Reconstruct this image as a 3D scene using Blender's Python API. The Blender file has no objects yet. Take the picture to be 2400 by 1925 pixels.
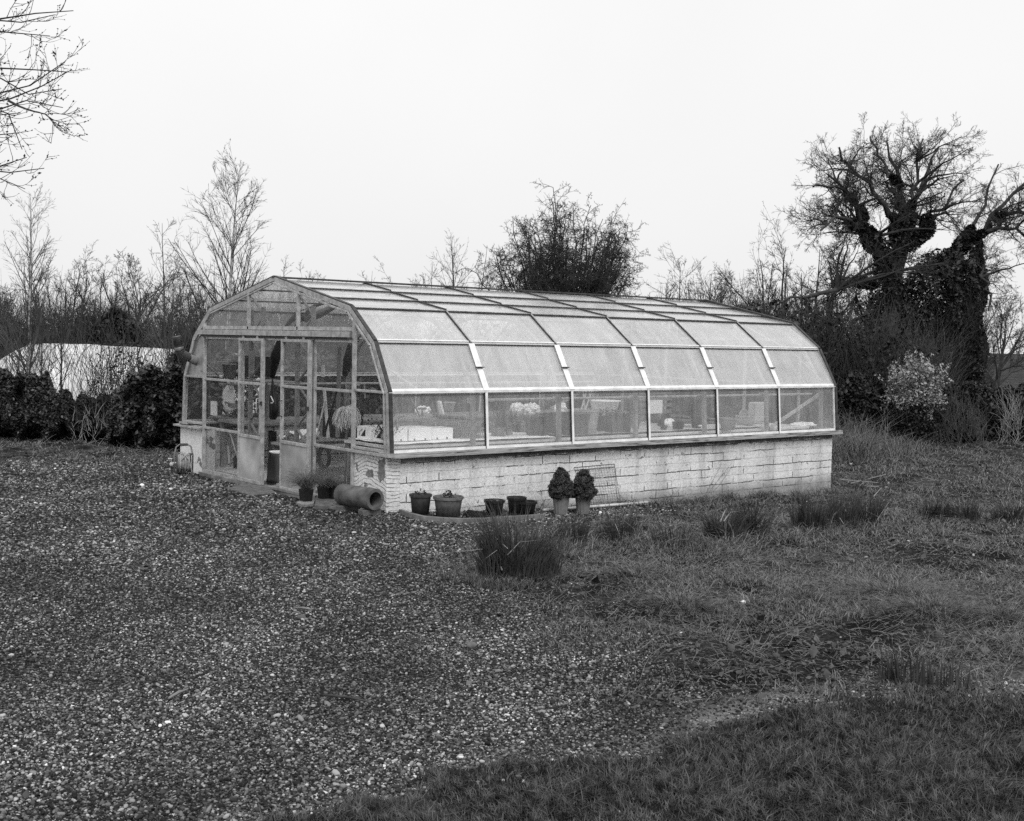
import bpy, math, numpy as np
from mathutils import Vector, Matrix
sc = bpy.context.scene
R = math.radians
# ------------------------------------------------------------------ camera
S = 5.5
CAM = np.array([-1.3511*S, -2.5424*S, 1.9586])
YAW, PIT, ROL, F, PX0, PY0 = 0.8858, -0.0436, 0.0201, 2822.57, 1202.9, 920.94
fw = np.array([math.cos(YAW)*math.cos(PIT), math.sin(YAW)*math.cos(PIT), math.sin(PIT)])
rt = np.array([math.sin(YAW), -math.cos(YAW), 0.0]); up0 = np.cross(rt, fw)
cr = math.cos(ROL)*rt + math.sin(ROL)*up0
cu = -math.sin(ROL)*rt + math.cos(ROL)*up0
cam = bpy.data.cameras.new('camera'); co = bpy.data.objects.new('camera', cam); sc.collection.objects.link(co)
cam.sensor_width = 36; cam.sensor_fit = 'HORIZONTAL'; cam.lens = F/2400*36
cam.shift_x = -(PX0-1200)/2400; cam.shift_y = (PY0-962.5)/2400
cam.clip_end = 6000; cam.clip_start = 0.05
M = Matrix(((cr[0], cu[0], -fw[0], CAM[0]), (cr[1], cu[1], -fw[1], CAM[1]), (cr[2], cu[2], -fw[2], CAM[2]), (0, 0, 0, 1)))
co.matrix_world = M
sc.camera = co
sc.render.resolution_x = 1024; sc.render.resolution_y = 821
# ------------------------------------------------------------------ world: overcast daylight, black-and-white
SUN_EL, SUN_AZ = R(48), R(-118)      # azimuth measured from +X towards +Y
w = bpy.data.worlds.new('World'); sc.world = w; w.use_nodes = True
nt = w.node_tree; nt.nodes.clear()
out = nt.nodes.new('ShaderNodeOutputWorld'); bg = nt.nodes.new('ShaderNodeBackground')
sky = nt.nodes.new('ShaderNodeTexSky'); sky.sky_type = 'NISHITA'; sky.sun_disc = False
sky.sun_elevation = SUN_EL; sky.sun_rotation = math.pi/2-SUN_AZ
sky.dust_density = 6; sky.air_density = 1.5
bw = nt.nodes.new('ShaderNodeRGBToBW'); nt.links.new(sky.outputs[0], bw.inputs[0])
# the cloud deck evens the clear sky out: luminance is blended to a uniform level that falls slightly to the horizon
tc = nt.nodes.new('ShaderNodeTexCoord'); sx = nt.nodes.new('ShaderNodeSeparateXYZ'); nt.links.new(tc.outputs['Generated'], sx.inputs[0])
mr = nt.nodes.new('ShaderNodeMapRange'); mr.inputs[1].default_value = 0.0; mr.inputs[2].default_value = 0.45
mr.inputs[3].default_value = 6.9; mr.inputs[4].default_value = 7.9
nt.links.new(sx.outputs[2], mr.inputs[0])
mx = nt.nodes.new('ShaderNodeMix'); mx.data_type = 'FLOAT'; mx.inputs[0].default_value = 0.93
cn = nt.nodes.new('ShaderNodeTexNoise'); cn.inputs['Scale'].default_value = 2.2; cn.inputs['Detail'].default_value = 4; nt.links.new(tc.outputs['Generated'], cn.inputs['Vector'])
cm = nt.nodes.new('ShaderNodeMapRange'); cm.inputs[1].default_value = .3; cm.inputs[2].default_value = .7; cm.inputs[3].default_value = .965; cm.inputs[4].default_value = 1.03; nt.links.new(cn.outputs[0], cm.inputs[0])
cx = nt.nodes.new('ShaderNodeMath'); cx.operation = 'MULTIPLY'; nt.links.new(mr.outputs[0], cx.inputs[0]); nt.links.new(cm.outputs[0], cx.inputs[1])
nt.links.new(bw.outputs[0], mx.inputs[2]); nt.links.new(cx.outputs[0], mx.inputs[3])
nt.links.new(mx.outputs[0], bg.inputs[0]); bg.inputs[1].default_value = 0.1
nt.links.new(bg.outputs[0], out.inputs[0])
sl = bpy.data.lights.new('sun', 'SUN'); sl.energy = 1.5; sl.angle = R(25)
so = bpy.data.objects.new('sun', sl); sc.collection.objects.link(so)
sd = Vector((math.cos(SUN_EL)*math.cos(SUN_AZ), math.cos(SUN_EL)*math.sin(SUN_AZ), math.sin(SUN_EL)))
so.rotation_euler = sd.to_track_quat('Z', 'Y').to_euler(); so.location = sd*40
sc.view_settings.view_transform = 'Standard'; sc.view_settings.look = 'None'; sc.view_settings.gamma = 1
sc.view_settings.exposure = 0.42
sc.cycles.use_denoising = False
sc.cycles.transparent_max_bounces = 32; sc.cycles.max_bounces = 8; sc.cycles.diffuse_bounces = 3
sc.cycles.caustics_reflective = False; sc.cycles.caustics_refractive = False
sc.cycles.sample_clamp_indirect = 6

# ------------------------------------------------------------------ projection helpers (photo pixel -> world point)
def ray(px, py): return fw + cr*(px-PX0)/F - cu*(py-PY0)/F
def onX(px, py, X=0.0): d = ray(px, py); return CAM + d*((X-CAM[0])/d[0])
def onY(px, py, Y): d = ray(px, py); return CAM + d*((Y-CAM[1])/d[1])
def onZ(px, py, Z=0.0): d = ray(px, py); return CAM + d*((Z-CAM[2])/d[2])
def horizon(px): return PY0 + F*(fw[2]+cr[2]*(px-PX0)/F)/cu[2]
def hbase(x): return np.interp(x, [0, 1.67, 3.23, 5.2, 8.3, 14], [0, -.10, -.17, -.235, -.32, -.38])
def G(px, py):
    z = 0.0
    for _ in range(12): p = onZ(px, py, z); z = float(hbase(p[0]))
    return p
def col(px, depth):
    d = ray(px, horizon(px)); p = CAM + d*depth; p[2] = hbase(p[0]); return p
def hgt(px, py, depth):                      # world height of something seen at this pixel at this depth
    return CAM[2] + (horizon(px)-py)/F*depth

def vnoise(x, y, seed=0):
    xi = np.floor(x).astype(np.int64); yi = np.floor(y).astype(np.int64); fx = x-xi; fy = y-yi
    fx = fx*fx*(3-2*fx); fy = fy*fy*(3-2*fy)
    def h(a, b):
        n = (a*374761393 + b*668265263 + seed*982451653) & 0xffffffff
        n = ((n ^ (n >> 13))*1274126177) & 0xffffffff
        return ((n ^ (n >> 16)) & 0xffff)/65535.0
    return (h(xi, yi)*(1-fx)+h(xi+1, yi)*fx)*(1-fy) + (h(xi, yi+1)*(1-fx)+h(xi+1, yi+1)*fx)*fy
def fbm(x, y, seed=0, o=3):
    s = 0; a = .5; t = 0
    for k in range(o): s = s + a*vnoise(x*2**k, y*2**k, seed+k*7); t += a; a *= .5
    return s/t
def sdist(poly, x, y):                       # signed distance, positive inside
    poly = np.array(poly); n = len(poly); d = np.full(x.shape, 1e9); ins = np.zeros(x.shape, bool)
    for i in range(n):
        a = poly[i]; b = poly[(i+1) % n]; ab = b-a
        t = np.clip(((x-a[0])*ab[0]+(y-a[1])*ab[1])/(ab@ab), 0, 1)
        d = np.minimum(d, np.hypot(x-a[0]-t*ab[0], y-a[1]-t*ab[1]))
        if abs(ab[1]) > 1e-9:
            c = ((a[1] > y) != (b[1] > y)) & (x < ab[0]*(y-a[1])/ab[1]+a[0]); ins ^= c
    return np.where(ins, d, -d)
edge_lawn = [onZ(*p)[:2] for p in [(560, 1960), (700, 1918), (824, 1888), (930, 1862), (1057, 1812), (1269, 1783), (1551, 1762), (1640, 1722), (1676, 1700), (1790, 1664), (1908, 1643), (2145, 1618), (2420, 1640)]]
LAWN = edge_lawn + [np.array((4, -10.5)), np.array((6, -22)), np.array((-14, -22)), np.array((-9, -12))]
edge_r = [G(*p)[:2] for p in [(1540, 1186), (1440, 1200), (1330, 1232), (1235, 1262), (1130, 1290), (1095, 1345), (1180, 1385), (1290, 1430), (1380, 1500), (1450, 1560), (1560, 1640), (1700, 1690)]]
ROUGH = [np.array((60, -2.2)), np.array((7, -2.2)), np.array((5.2, -2.6))] + edge_r + [np.array((-1.5, -9.9)), np.array((6, -22)), np.array((60, -40))]
def masks(x, y):
    n1 = (fbm(x*1.7, y*1.7, 3)-.5); n2 = (fbm(x*6, y*6, 9)-.5)
    lw = np.clip((sdist(LAWN, x, y)+n1*.35+n2*.3)/.10, 0, 1)
    rg = np.clip((sdist(ROUGH, x, y)+n1*1.1+n2*.7)/.9+.35, 0, 1)
    behind = np.clip((y-(3.6+n1*1.5)-np.clip(x, -30, 3)*(-.12))/1.2, 0, 1)      # soil and grass in front of the left hedge
    rg = np.maximum(rg, behind); rg = np.maximum(rg, np.clip((x-8.6)/.6, 0, 1))
    return lw, rg*(1-lw)
def H(x, y):
    lw, rg = masks(x, y)
    z = hbase(x)
    z = z + lw*(.035+.05*(fbm(x*2.2, y*2.2, 21)-.5)) + rg*.075*(fbm(x*1.9, y*1.9, 31)-.5) + rg*.03*(fbm(x*7, y*7, 33)-.5) + (1-lw)*(1-rg)*.015*(fbm(x*1.2, y*1.2, 41)-.5)
    near = ((x > -.3) & (x < 8.5) & (y > -2.6) & (y < 2.9))
    return np.where(near, hbase(x)-.05, z)
def Hs(x, y): return float(H(np.array([x], float), np.array([y], float))[0])

# ------------------------------------------------------------------ materials (a black-and-white place: all greys)
MATS = {}
def mat(name, base, rough=.7, var=.25, ns=8., metal=0., bump=.0, bs=40., spec=.3, nd=3., lo=None, aniso=None):
    if name in MATS: return MATS[name]
    m = bpy.data.materials.new(name); m.use_nodes = True; t = m.node_tree; b = t.nodes['Principled BSDF']
    tc = t.nodes.new('ShaderNodeTexCoord'); n = t.nodes.new('ShaderNodeTexNoise'); n.inputs['Scale'].default_value = ns; n.inputs['Detail'].default_value = nd
    src = tc.outputs['Object']
    if aniso:
        mp = t.nodes.new('ShaderNodeMapping'); mp.inputs['Scale'].default_value = aniso; t.links.new(src, mp.inputs[0]); src = mp.outputs[0]
    t.links.new(src, n.inputs['Vector'])
    r = t.nodes.new('ShaderNodeMapRange'); r.inputs[1].default_value = .3; r.inputs[2].default_value = .7
    r.inputs[3].default_value = base*(1-var) if lo is None else lo; r.inputs[4].default_value = base*(1+var)
    t.links.new(n.outputs[0], r.inputs[0]); t.links.new(r.outputs[0], b.inputs['Base Color'])
    b.inputs['Roughness'].default_value = rough; b.inputs['Metallic'].default_value = metal; b.inputs['Specular IOR Level'].default_value = spec
    if bump:
        n2 = t.nodes.new('ShaderNodeTexNoise'); n2.inputs['Scale'].default_value = bs; n2.inputs['Detail'].default_value = 4; t.links.new(src, n2.inputs['Vector'])
        bp = t.nodes.new('ShaderNodeBump'); bp.inputs['Strength'].default_value = bump; bp.inputs['Distance'].default_value = .01
        t.links.new(n2.outputs[0], bp.inputs['Height']); t.links.new(bp.outputs[0], b.inputs['Normal'])
    MATS[name] = m; return m
def N(t, typ, **kw):
    n = t.nodes.new(typ)
    for k, v in kw.items():
        if k.startswith('i_'): n.inputs[int(k[2:])].default_value = v
        else: setattr(n, k, v)
    return n
def ramp(t, src, stops, interp='LINEAR'):
    r = t.nodes.new('ShaderNodeValToRGB'); r.color_ramp.interpolation = interp
    e = r.color_ramp.elements
    while len(e) < len(stops): e.new(.5)
    for k, (p, v) in enumerate(stops): e[k].position = p; e[k].color = (v, v, v, 1)
    t.links.new(src, r.inputs[0]); return r.outputs[0]
def mathn(t, op, a, b=None, clamp=False):
    n = t.nodes.new('ShaderNodeMath'); n.operation = op; n.use_clamp = clamp
    for k, v in ((0, a), (1, b)):
        if v is None: continue
        if hasattr(v, 'links'): t.links.new(v, n.inputs[k])
        else: n.inputs[k].default_value = v
    return n.outputs[0]
def mixf(t, f, a, b):
    n = t.nodes.new('ShaderNodeMix'); n.data_type = 'FLOAT'
    for k, v in ((0, f), (2, a), (3, b)):
        if hasattr(v, 'links'): t.links.new(v, n.inputs[k])
        else: n.inputs[k].default_value = v
    return n.outputs[0]
def newmat(name):
    m = bpy.data.materials.new(name); m.use_nodes = True; MATS[name] = m
    return m, m.node_tree, m.node_tree.nodes['Principled BSDF']

def glass(name, dirt, streak=.3, tint=.96, gloss_rough=.06, dcol=.8, split=.5, ior=1.45):
    m = bpy.data.materials.new(name); m.use_nodes = True; t = m.node_tree; t.nodes.clear(); MATS[name] = m
    o = t.nodes.new('ShaderNodeOutputMaterial')
    tr = N(t, 'ShaderNodeBsdfTransparent'); tr.inputs[0].default_value = (tint, tint, tint, 1)
    df = N(t, 'ShaderNodeBsdfDiffuse'); df.inputs[0].default_value = (dcol, dcol, dcol, 1)
    tl = N(t, 'ShaderNodeBsdfTranslucent'); tl.inputs[0].default_value = (dcol, dcol, dcol, 1)
    gl = N(t, 'ShaderNodeBsdfGlossy'); gl.inputs['Roughness'].default_value = gloss_rough; gl.inputs[0].default_value = (1, 1, 1, 1)
    m1 = N(t, 'ShaderNodeMixShader'); m1.inputs[0].default_value = split; t.links.new(df.outputs[0], m1.inputs[1]); t.links.new(tl.outputs[0], m1.inputs[2])
    tc = N(t, 'ShaderNodeTexCoord')
    n = N(t, 'ShaderNodeTexNoise'); n.inputs['Scale'].default_value = 3.5; n.inputs['Detail'].default_value = 5; t.links.new(tc.outputs['Object'], n.inputs['Vector'])
    n2 = N(t, 'ShaderNodeTexNoise'); n2.inputs['Scale'].default_value = 60; n2.inputs['Detail'].default_value = 2; t.links.new(tc.outputs['Object'], n2.inputs['Vector'])
    f = mixf(t, .3, n.outputs[0], n2.outputs[0])
    oi_ = N(t, 'ShaderNodeObjectInfo'); mpg = N(t, 'ShaderNodeMapping'); mpg.inputs['Scale'].default_value = (9, 1.2, 1.2); t.links.new(tc.outputs['Object'], mpg.inputs[0])
    n3_ = N(t, 'ShaderNodeTexNoise'); n3_.inputs['Scale'].default_value = 1.6; n3_.inputs['Detail'].default_value = 5; t.links.new(mpg.outputs[0], n3_.inputs['Vector'])
    f = mathn(t, 'ADD', mixf(t, .45, f, n3_.outputs[0]), mathn(t, 'MULTIPLY', mathn(t, 'SUBTRACT', oi_.outputs['Random'], .5), .12))
    mrn = N(t, 'ShaderNodeMapRange'); mrn.inputs[1].default_value = .32; mrn.inputs[2].default_value = .68
    mrn.inputs[3].default_value = dirt*(1-streak); mrn.inputs[4].default_value = min(1, dirt*(1+streak)); t.links.new(f, mrn.inputs[0])
    m2 = N(t, 'ShaderNodeMixShader'); t.links.new(mrn.outputs[0], m2.inputs[0]); t.links.new(tr.outputs[0], m2.inputs[1]); t.links.new(m1.outputs[0], m2.inputs[2])
    fr = N(t, 'ShaderNodeFresnel'); fr.inputs[0].default_value = ior
    geo = N(t, 'ShaderNodeNewGeometry')
    # only the outer surface of each pane mirrors, so the thickness does not double the reflection
    ff = mathn(t, 'MULTIPLY', fr.outputs[0], mathn(t, 'SUBTRACT', 1.0, geo.outputs['Backfacing']))
    m3 = N(t, 'ShaderNodeMixShader'); t.links.new(ff, m3.inputs[0]); t.links.new(m2.outputs[0], m3.inputs[1]); t.links.new(gl.outputs[0], m3.inputs[2])
    t.links.new(m3.outputs[0], o.inputs[0]); return m
glass_roof = glass('whitewashed roof glass', .25, .25, .98, dcol=.95, split=.4, ior=2.8, gloss_rough=.15)
glass_slope = glass('milky sloped glass', .31, .26, .985, dcol=.96, split=.33, ior=1.65)
glass_leftslope = glass('milky far slope glass', .13, .5, .97, dcol=.75)
glass_side = glass('dusty side glass', .105, .5, .98, dcol=.95, split=.35)
glass_gable = glass('thin dusty gable glass', .016, .8, .96, dcol=.5, ior=1.33)
glass_dirty = glass('mossy dirty gable glass', .10, .7, dcol=.3)
glass_left = glass('damp far side glass', .05, .5, dcol=.35)
alu = mat('weathered aluminium', .40, .5, .3, 14, .35, .15, 60)
alu_dark = mat('grimy and shade-dark aluminium', .06, .55, .4, 20, .4, .2, 60)  # its dark tone also paints the shade lines under lapped panes
alu_white = mat('white flashing and lit aluminium', .78, .5, .15, 9, .1, .1, 50)  # side bars are the same metal; their brighter light is in this colour
alu_sheet = mat('galvanised flue plate', .42, .5, .15, 12, .5, .05, 30)
steel = mat('dull painted steel rib', .22, .6, .3, 10, .1, .1, 40)
conc = mat('rough cast concrete', .27, .9, .35, 18, 0, .6, 90)
concd = mat('damp dark concrete', .11, .9, .4, 14, 0, .5, 70)
floor_m = mat('swept concrete floor', .6, .85, .3, 5, 0, .2, 50)
blackp = mat('black plastic', .014, .45, .3, 20, 0, .05, 60, .35)
greyp = mat('scuffed dark grey plastic', .045, .6, .35, 24, 0, .15, 60)
potg = mat('grey ribbed plastic', .17, .6, .2, 20, 0, .1, 50)
palep = mat('pale faded plastic', .45, .6, .12, 10, 0, .05, 40)
midp = mat('mid grey plastic', .2, .6, .2, 10, 0, .05, 40)
white = mat('white polystyrene', .92, .8, .06, 20, 0, .1, 120)
fleece = mat('white horticultural fleece', .9, .9, .08, 6, 0, .15, 30)
wood = mat('grey weathered wood', .2, .8, .35, 6, 0, .3, 60, aniso=(1, 1, .15))
woodp = mat('pale bare wood', .55, .75, .2, 6, 0, .15, 60)
barkm = mat('rough bark', .045, .9, .5, 9, 0, .7, 50)
barkpale = mat('pale birch bark', .34, .8, .6, 5, 0, .3, 40, aniso=(1, 1, 2.2), lo=.10)
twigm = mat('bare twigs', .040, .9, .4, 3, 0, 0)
twigfar = mat('bare twigs in the distance', .075, .9, .3, 3, 0, 0)  # lighter than the near twigs: distance haze is put into the colour
twigpale = mat('pale dry stems', .26, .9, .5, 3, 0, 0)
ivym = mat('ivy leaves', .022, .5, .6, 7, 0, 0, spec=.35)
laurel = mat('glossy laurel leaves', .035, .42, .8, 16, 0, 0, spec=.4)
hedgem = mat('dark hedge leaves', .020, .55, .6, 9, 0, 0, spec=.3)
pleaf = mat('pale variegated leaves', .27, .5, .4, 6, 0, 0)
conif = mat('conifer needles', .06, .6, .6, 22, 0, 0, spec=.3)
grassm = mat('lawn grass blades', .066, .65, .95, 18, 0, 0, spec=.15, nd=1)
grassd = mat('rough grass blades', .125, .7, .98, 22, 0, 0, spec=.12, nd=1)
drym = mat('dry straw stems', .24, .8, .4, 9, 0, 0)
daff = mat('daffodil leaves', .052, .5, .5, 7, 0, 0, spec=.3)
wispy = mat('wispy ornamental grass', .12, .6, .5, 10, 0, 0)
rustm = mat('rusty wire', .06, .7, .3, 20, .3, 0)
hosem = mat('faded garden hose', .35, .5, .25, 14, 0, .05)
clothd = mat('dark canvas', .02, .7, .4, 12, 0, .3, 30)
soilm = mat('potting soil', .03, .95, .5, 30, 0, .8, 90)
stonem = mat('grey stone', .24, .9, .35, 20, 0, .5, 60)
tunnelm = mat('white polythene sheet', .58, .5, .28, 1.1, 0, .25, 5, .4)

# ------------------------------------------------------------------ mesh helpers
OFF = {}
class MB:
    def __init__(s): s.v = []; s.f = []; s.n = 0
    def add(s, v, f):
        v = np.asarray(v, float).reshape(-1, 3); s.v.append(v)
        s.f += [tuple(int(i)+s.n for i in q) for q in f]; s.n += len(v); return s
    def box(s, lo, hi):
        x0, y0, z0 = lo; x1, y1, z1 = hi
        return s.add([(x0, y0, z0), (x1, y0, z0), (x1, y1, z0), (x0, y1, z0), (x0, y0, z1), (x1, y0, z1), (x1, y1, z1), (x0, y1, z1)],
                     [(0, 3, 2, 1), (4, 5, 6, 7), (0, 1, 5, 4), (1, 2, 6, 5), (2, 3, 7, 6), (3, 0, 4, 7)])
    def bar(s, p, q, wd, ht, upv=(0, 0, 1)):
        p = np.array(p, float); q = np.array(q, float); d = q-p; L = np.linalg.norm(d); d /= L
        u = np.array(upv, float); sdv = np.cross(d, u)
        if np.linalg.norm(sdv) < 1e-3: sdv = np.cross(d, np.array([1., 0, 0]))
        sdv /= np.linalg.norm(sdv); u = np.cross(sdv, d)
        a, b = sdv*wd/2, u*ht/2; V = []
        for c in (p, q): V += [c-a-b, c+a-b, c+a+b, c-a+b]
        return s.add(V, [(0, 3, 2, 1), (4, 5, 6, 7), (0, 1, 5, 4), (1, 2, 6, 5), (2, 3, 7, 6), (3, 0, 4, 7)])
    def tube(s, pts, r, n=8, cap=True):
        pts = [np.array(p, float) for p in pts]; rs = r if hasattr(r, '__len__') else [r]*len(pts); V = []; prev = None
        for i, p in enumerate(pts):
            d = pts[min(i+1, len(pts)-1)]-pts[max(i-1, 0)]; d = d/(np.linalg.norm(d)+1e-9)
            if prev is None:
                a = np.cross(d, (0, 0, 1.)); a = a if np.linalg.norm(a) > .05 else np.cross(d, (1., 0, 0))
            else: a = prev-d*(prev@d)
            a /= np.linalg.norm(a); prev = a; b = np.cross(d, a)
            V += [p+rs[i]*(math.cos(t)*a+math.sin(t)*b) for t in np.linspace(0, 2*math.pi, n, endpoint=False)]
        m = len(pts); Fc = [(i*n+j, i*n+(j+1) % n, (i+1)*n+(j+1) % n, (i+1)*n+j) for i in range(m-1) for j in range(n)]
        if cap: Fc += [tuple(range(n))[::-1], tuple(range((m-1)*n, m*n))]
        return s.add(V, Fc)
    def lathe(s, prof, c=(0, 0, 0), n=24, rib=0, ribn=0, ax='z'):
        V = []
        for (r, z) in prof:
            for k in range(n):
                t = 2*math.pi*k/n; rr = r*(1+(rib*(1 if (k*ribn//n) % 2 else 0) if ribn else 0))
                x, y = rr*math.cos(t), rr*math.sin(t)
                V.append((x+c[0], y+c[1], z+c[2]) if ax == 'z' else ((x+c[0], z+c[1], y+c[2]) if ax == 'y' else (z+c[0], x+c[1], y+c[2])))
        m = len(prof); Fc = [(i*n+j, i*n+(j+1) % n, (i+1)*n+(j+1) % n, (i+1)*n+j) for i in range(m-1) for j in range(n)]
        if ax == 'y': Fc = [q[::-1] for q in Fc]
        return s.add(V, Fc)
    def blob(s, c, r, n=10, m=8, rng=None, jit=.0):
        V = []; c = np.array(c, float); r = np.array(r, float)*np.ones(3)
        for i in range(m+1):
            for j in range(n):
                a = math.pi*i/m; b = 2*math.pi*j/n; k = 1+(rng.uniform(-jit, jit) if rng is not None else 0)
                V.append(c+r*k*np.array([math.sin(a)*math.cos(b), math.sin(a)*math.sin(b), math.cos(a)]))
        return s.add(V, [(i*n+j, (i+1)*n+j, (i+1)*n+(j+1) % n, i*n+(j+1) % n) for i in range(m) for j in range(n)])
    def build(s, name, m, parent=None, world=True, smooth=False, bevel=0):
        v = np.concatenate(s.v) if s.v else np.zeros((0, 3))
        if parent is not None and world: v = v-OFF[parent.name]
        me = bpy.data.meshes.new(name); me.from_pydata(v.tolist(), [], s.f); me.update()
        o = bpy.data.objects.new(name, me); sc.collection.objects.link(o)
        for mm in (m if isinstance(m, (list, tuple)) else [m]): me.materials.append(mm)
        if parent is not None: o.parent = parent; OFF[o.name] = OFF[parent.name]
        else: OFF[o.name] = np.zeros(3)
        if smooth: me.polygons.foreach_set('use_smooth', [True]*len(me.polygons))
        if bevel:
            bv = o.modifiers.new('bevel', 'BEVEL'); bv.width = bevel; bv.segments = 2; bv.limit_method = 'ANGLE'; bv.angle_limit = R(40)
        return o
def npmesh(name, v, f, m, parent=None, smooth=False, world=True):
    """fast mesh from numpy arrays: v (n,3), f (k,4) or (k,3)"""
    v = np.asarray(v, np.float32)
    if parent is not None and world: v = v-OFF[parent.name].astype(np.float32)
    f = np.asarray(f, np.int32); k, c = f.shape
    me = bpy.data.meshes.new(name); me.vertices.add(len(v)); me.vertices.foreach_set('co', v.ravel())
    me.loops.add(k*c); me.loops.foreach_set('vertex_index', f.ravel())
    me.polygons.add(k); me.polygons.foreach_set('loop_start', np.arange(0, k*c, c, dtype=np.int32)); me.polygons.foreach_set('loop_total', np.full(k, c, np.int32))
    if smooth: me.polygons.foreach_set('use_smooth', np.ones(k, bool))
    me.update(calc_edges=True)
    o = bpy.data.objects.new(name, me); sc.collection.objects.link(o); me.materials.append(m)
    if parent is not None: o.parent = parent; OFF[o.name] = OFF[parent.name]
    else: OFF[o.name] = np.zeros(3)
    return o
def tag(o, label=None, cat=None, group=None, kind=None):
    if label: o['label'] = label
    if cat: o['category'] = cat
    if group: o['group'] = group
    if kind: o['kind'] = kind
    return o
def thing(name, label, cat, loc=(0, 0, 0), group=None):
    o = bpy.data.objects.new(name, None); sc.collection.objects.link(o); o.location = Vector([float(a) for a in loc]); o.empty_display_size = .1
    OFF[o.name] = np.array(loc, float); return tag(o, label, cat, group)
def copy_tree(o, loc=None, rz=None, scale=None, label=None, parent=None):
    c = o.copy(); sc.collection.objects.link(c)
    if parent is not None: c.parent = parent
    if loc is not None: c.location = Vector([float(a) for a in loc])
    if rz is not None: c.rotation_euler[2] = rz
    if scale is not None: c.scale = (scale, scale, scale) if not hasattr(scale, '__len__') else scale
    if label: c['label'] = label
    for ch in o.children: copy_tree(ch, parent=c)
    return c

def tubes(P, Rr, sides):
    """P (N,S,3) polylines, Rr (N,S) radii -> verts, quads"""
    Nn, Sg, _ = P.shape
    d = np.gradient(P, axis=1); d /= np.linalg.norm(d, axis=2, keepdims=True)+1e-9
    ref = np.where(np.abs(d[:, :1, 2:3]) > .9, np.array([1., 0, 0]), np.array([0, 0, 1.])); ref = np.repeat(ref, Sg, axis=1)
    a = np.cross(d, ref); a /= np.linalg.norm(a, axis=2, keepdims=True)+1e-9; b = np.cross(d, a)
    th = np.linspace(0, 2*np.pi, sides, endpoint=False)
    V = P[:, :, None, :] + Rr[:, :, None, None]*(np.cos(th)[None, None, :, None]*a[:, :, None, :]+np.sin(th)[None, None, :, None]*b[:, :, None, :])
    idx = np.arange(Nn*Sg*sides).reshape(Nn, Sg, sides); nx = np.roll(idx, -1, axis=2)
    Fc = np.stack([idx[:, :-1], nx[:, :-1], nx[:, 1:], idx[:, 1:]], axis=-1).reshape(-1, 4)
    return V.reshape(-1, 3), Fc
def merge(parts):
    V = []; Fc = []; n = 0
    for v, f in parts: V.append(v); Fc.append(f+n); n += len(v)
    return np.concatenate(V), np.concatenate(Fc)
def march(rng, p, d, L, r0, nseg, wander, upb, rend=.35, droop=0.):
    Nn = len(p); P = np.zeros((Nn, nseg+1, 3)); P[:, 0] = p; d = d.copy()
    for s in range(nseg):
        d = d + rng.normal(0, wander, (Nn, 3)); d[:, 2] += upb*(1 if np.isscalar(upb) else 1) - droop*(s/nseg)
        d /= np.linalg.norm(d, axis=1, keepdims=True)
        P[:, s+1] = P[:, s]+d*(L/nseg)[:, None]
    t = np.linspace(0, 1, nseg+1); Rr = r0[:, None]*(1-(1-rend)*t)[None]
    return P, Rr
def sprout(rng, P, Rr, n, t0=.2, t1=1., ang=50, angsd=12, lenf=.55, tlen=.5, radf=.6, nseg=4, wander=.12, upb=.05, rmin=.004, rend=.35, droop=0., Lmin=.0, Labs=None):
    Nn, Sg, _ = P.shape; idx = np.repeat(np.arange(Nn), n); t = rng.uniform(t0, t1, len(idx)); x = t*(Sg-1); i = np.minimum(x.astype(int), Sg-2); fr = (x-i)[:, None]
    p = P[idx, i]*(1-fr)+P[idx, i+1]*fr; pd = P[idx, i+1]-P[idx, i]; pd /= np.linalg.norm(pd, axis=1, keepdims=True)+1e-9
    rp = Rr[idx, i]*(1-fr[:, 0])+Rr[idx, i+1]*fr[:, 0]
    q = rng.normal(0, 1, (len(idx), 3)); q -= pd*(q*pd).sum(1, keepdims=True); q /= np.linalg.norm(q, axis=1, keepdims=True)
    an = np.radians(rng.normal(ang, angsd, len(idx)))[:, None]; d = np.cos(an)*pd+np.sin(an)*q
    pl = np.linalg.norm(np.diff(P, axis=1), axis=2).sum(1)[idx]
    L = (pl*lenf if Labs is None else np.full(len(idx), Labs))*(1-tlen*t)*rng.uniform(.6, 1.3, len(idx)); L = np.maximum(L, Lmin)
    r = np.maximum(rp*radf, rmin)
    return march(rng, p, d, L, r, nseg, wander, upb, rend, droop)
def leaves(rng, P, size, flat=.5, sd=.35, elong=1.6):
    """folded leaf quads at points P"""
    n = len(P); nrm = rng.normal(0, 1, (n, 3)); nrm[:, 2] = np.abs(nrm[:, 2])+flat; nrm /= np.linalg.norm(nrm, axis=1, keepdims=True)
    a = rng.normal(0, 1, (n, 3)); a -= nrm*(a*nrm).sum(1, keepdims=True); a /= np.linalg.norm(a, axis=1, keepdims=True); b = np.cross(nrm, a)
    s = size*np.exp(rng.normal(0, sd, n))[:, None]
    v = np.stack([P-a*s*elong*.5, P+b*s*.5-nrm*s*.12, P+a*s*elong*.5, P-b*s*.5-nrm*s*.12], axis=1).reshape(-1, 3)
    i = np.arange(n)[:, None]*4
    f = np.concatenate([i+np.array([[0, 1, 2]]), i+np.array([[0, 2, 3]])]); return v, f
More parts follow.
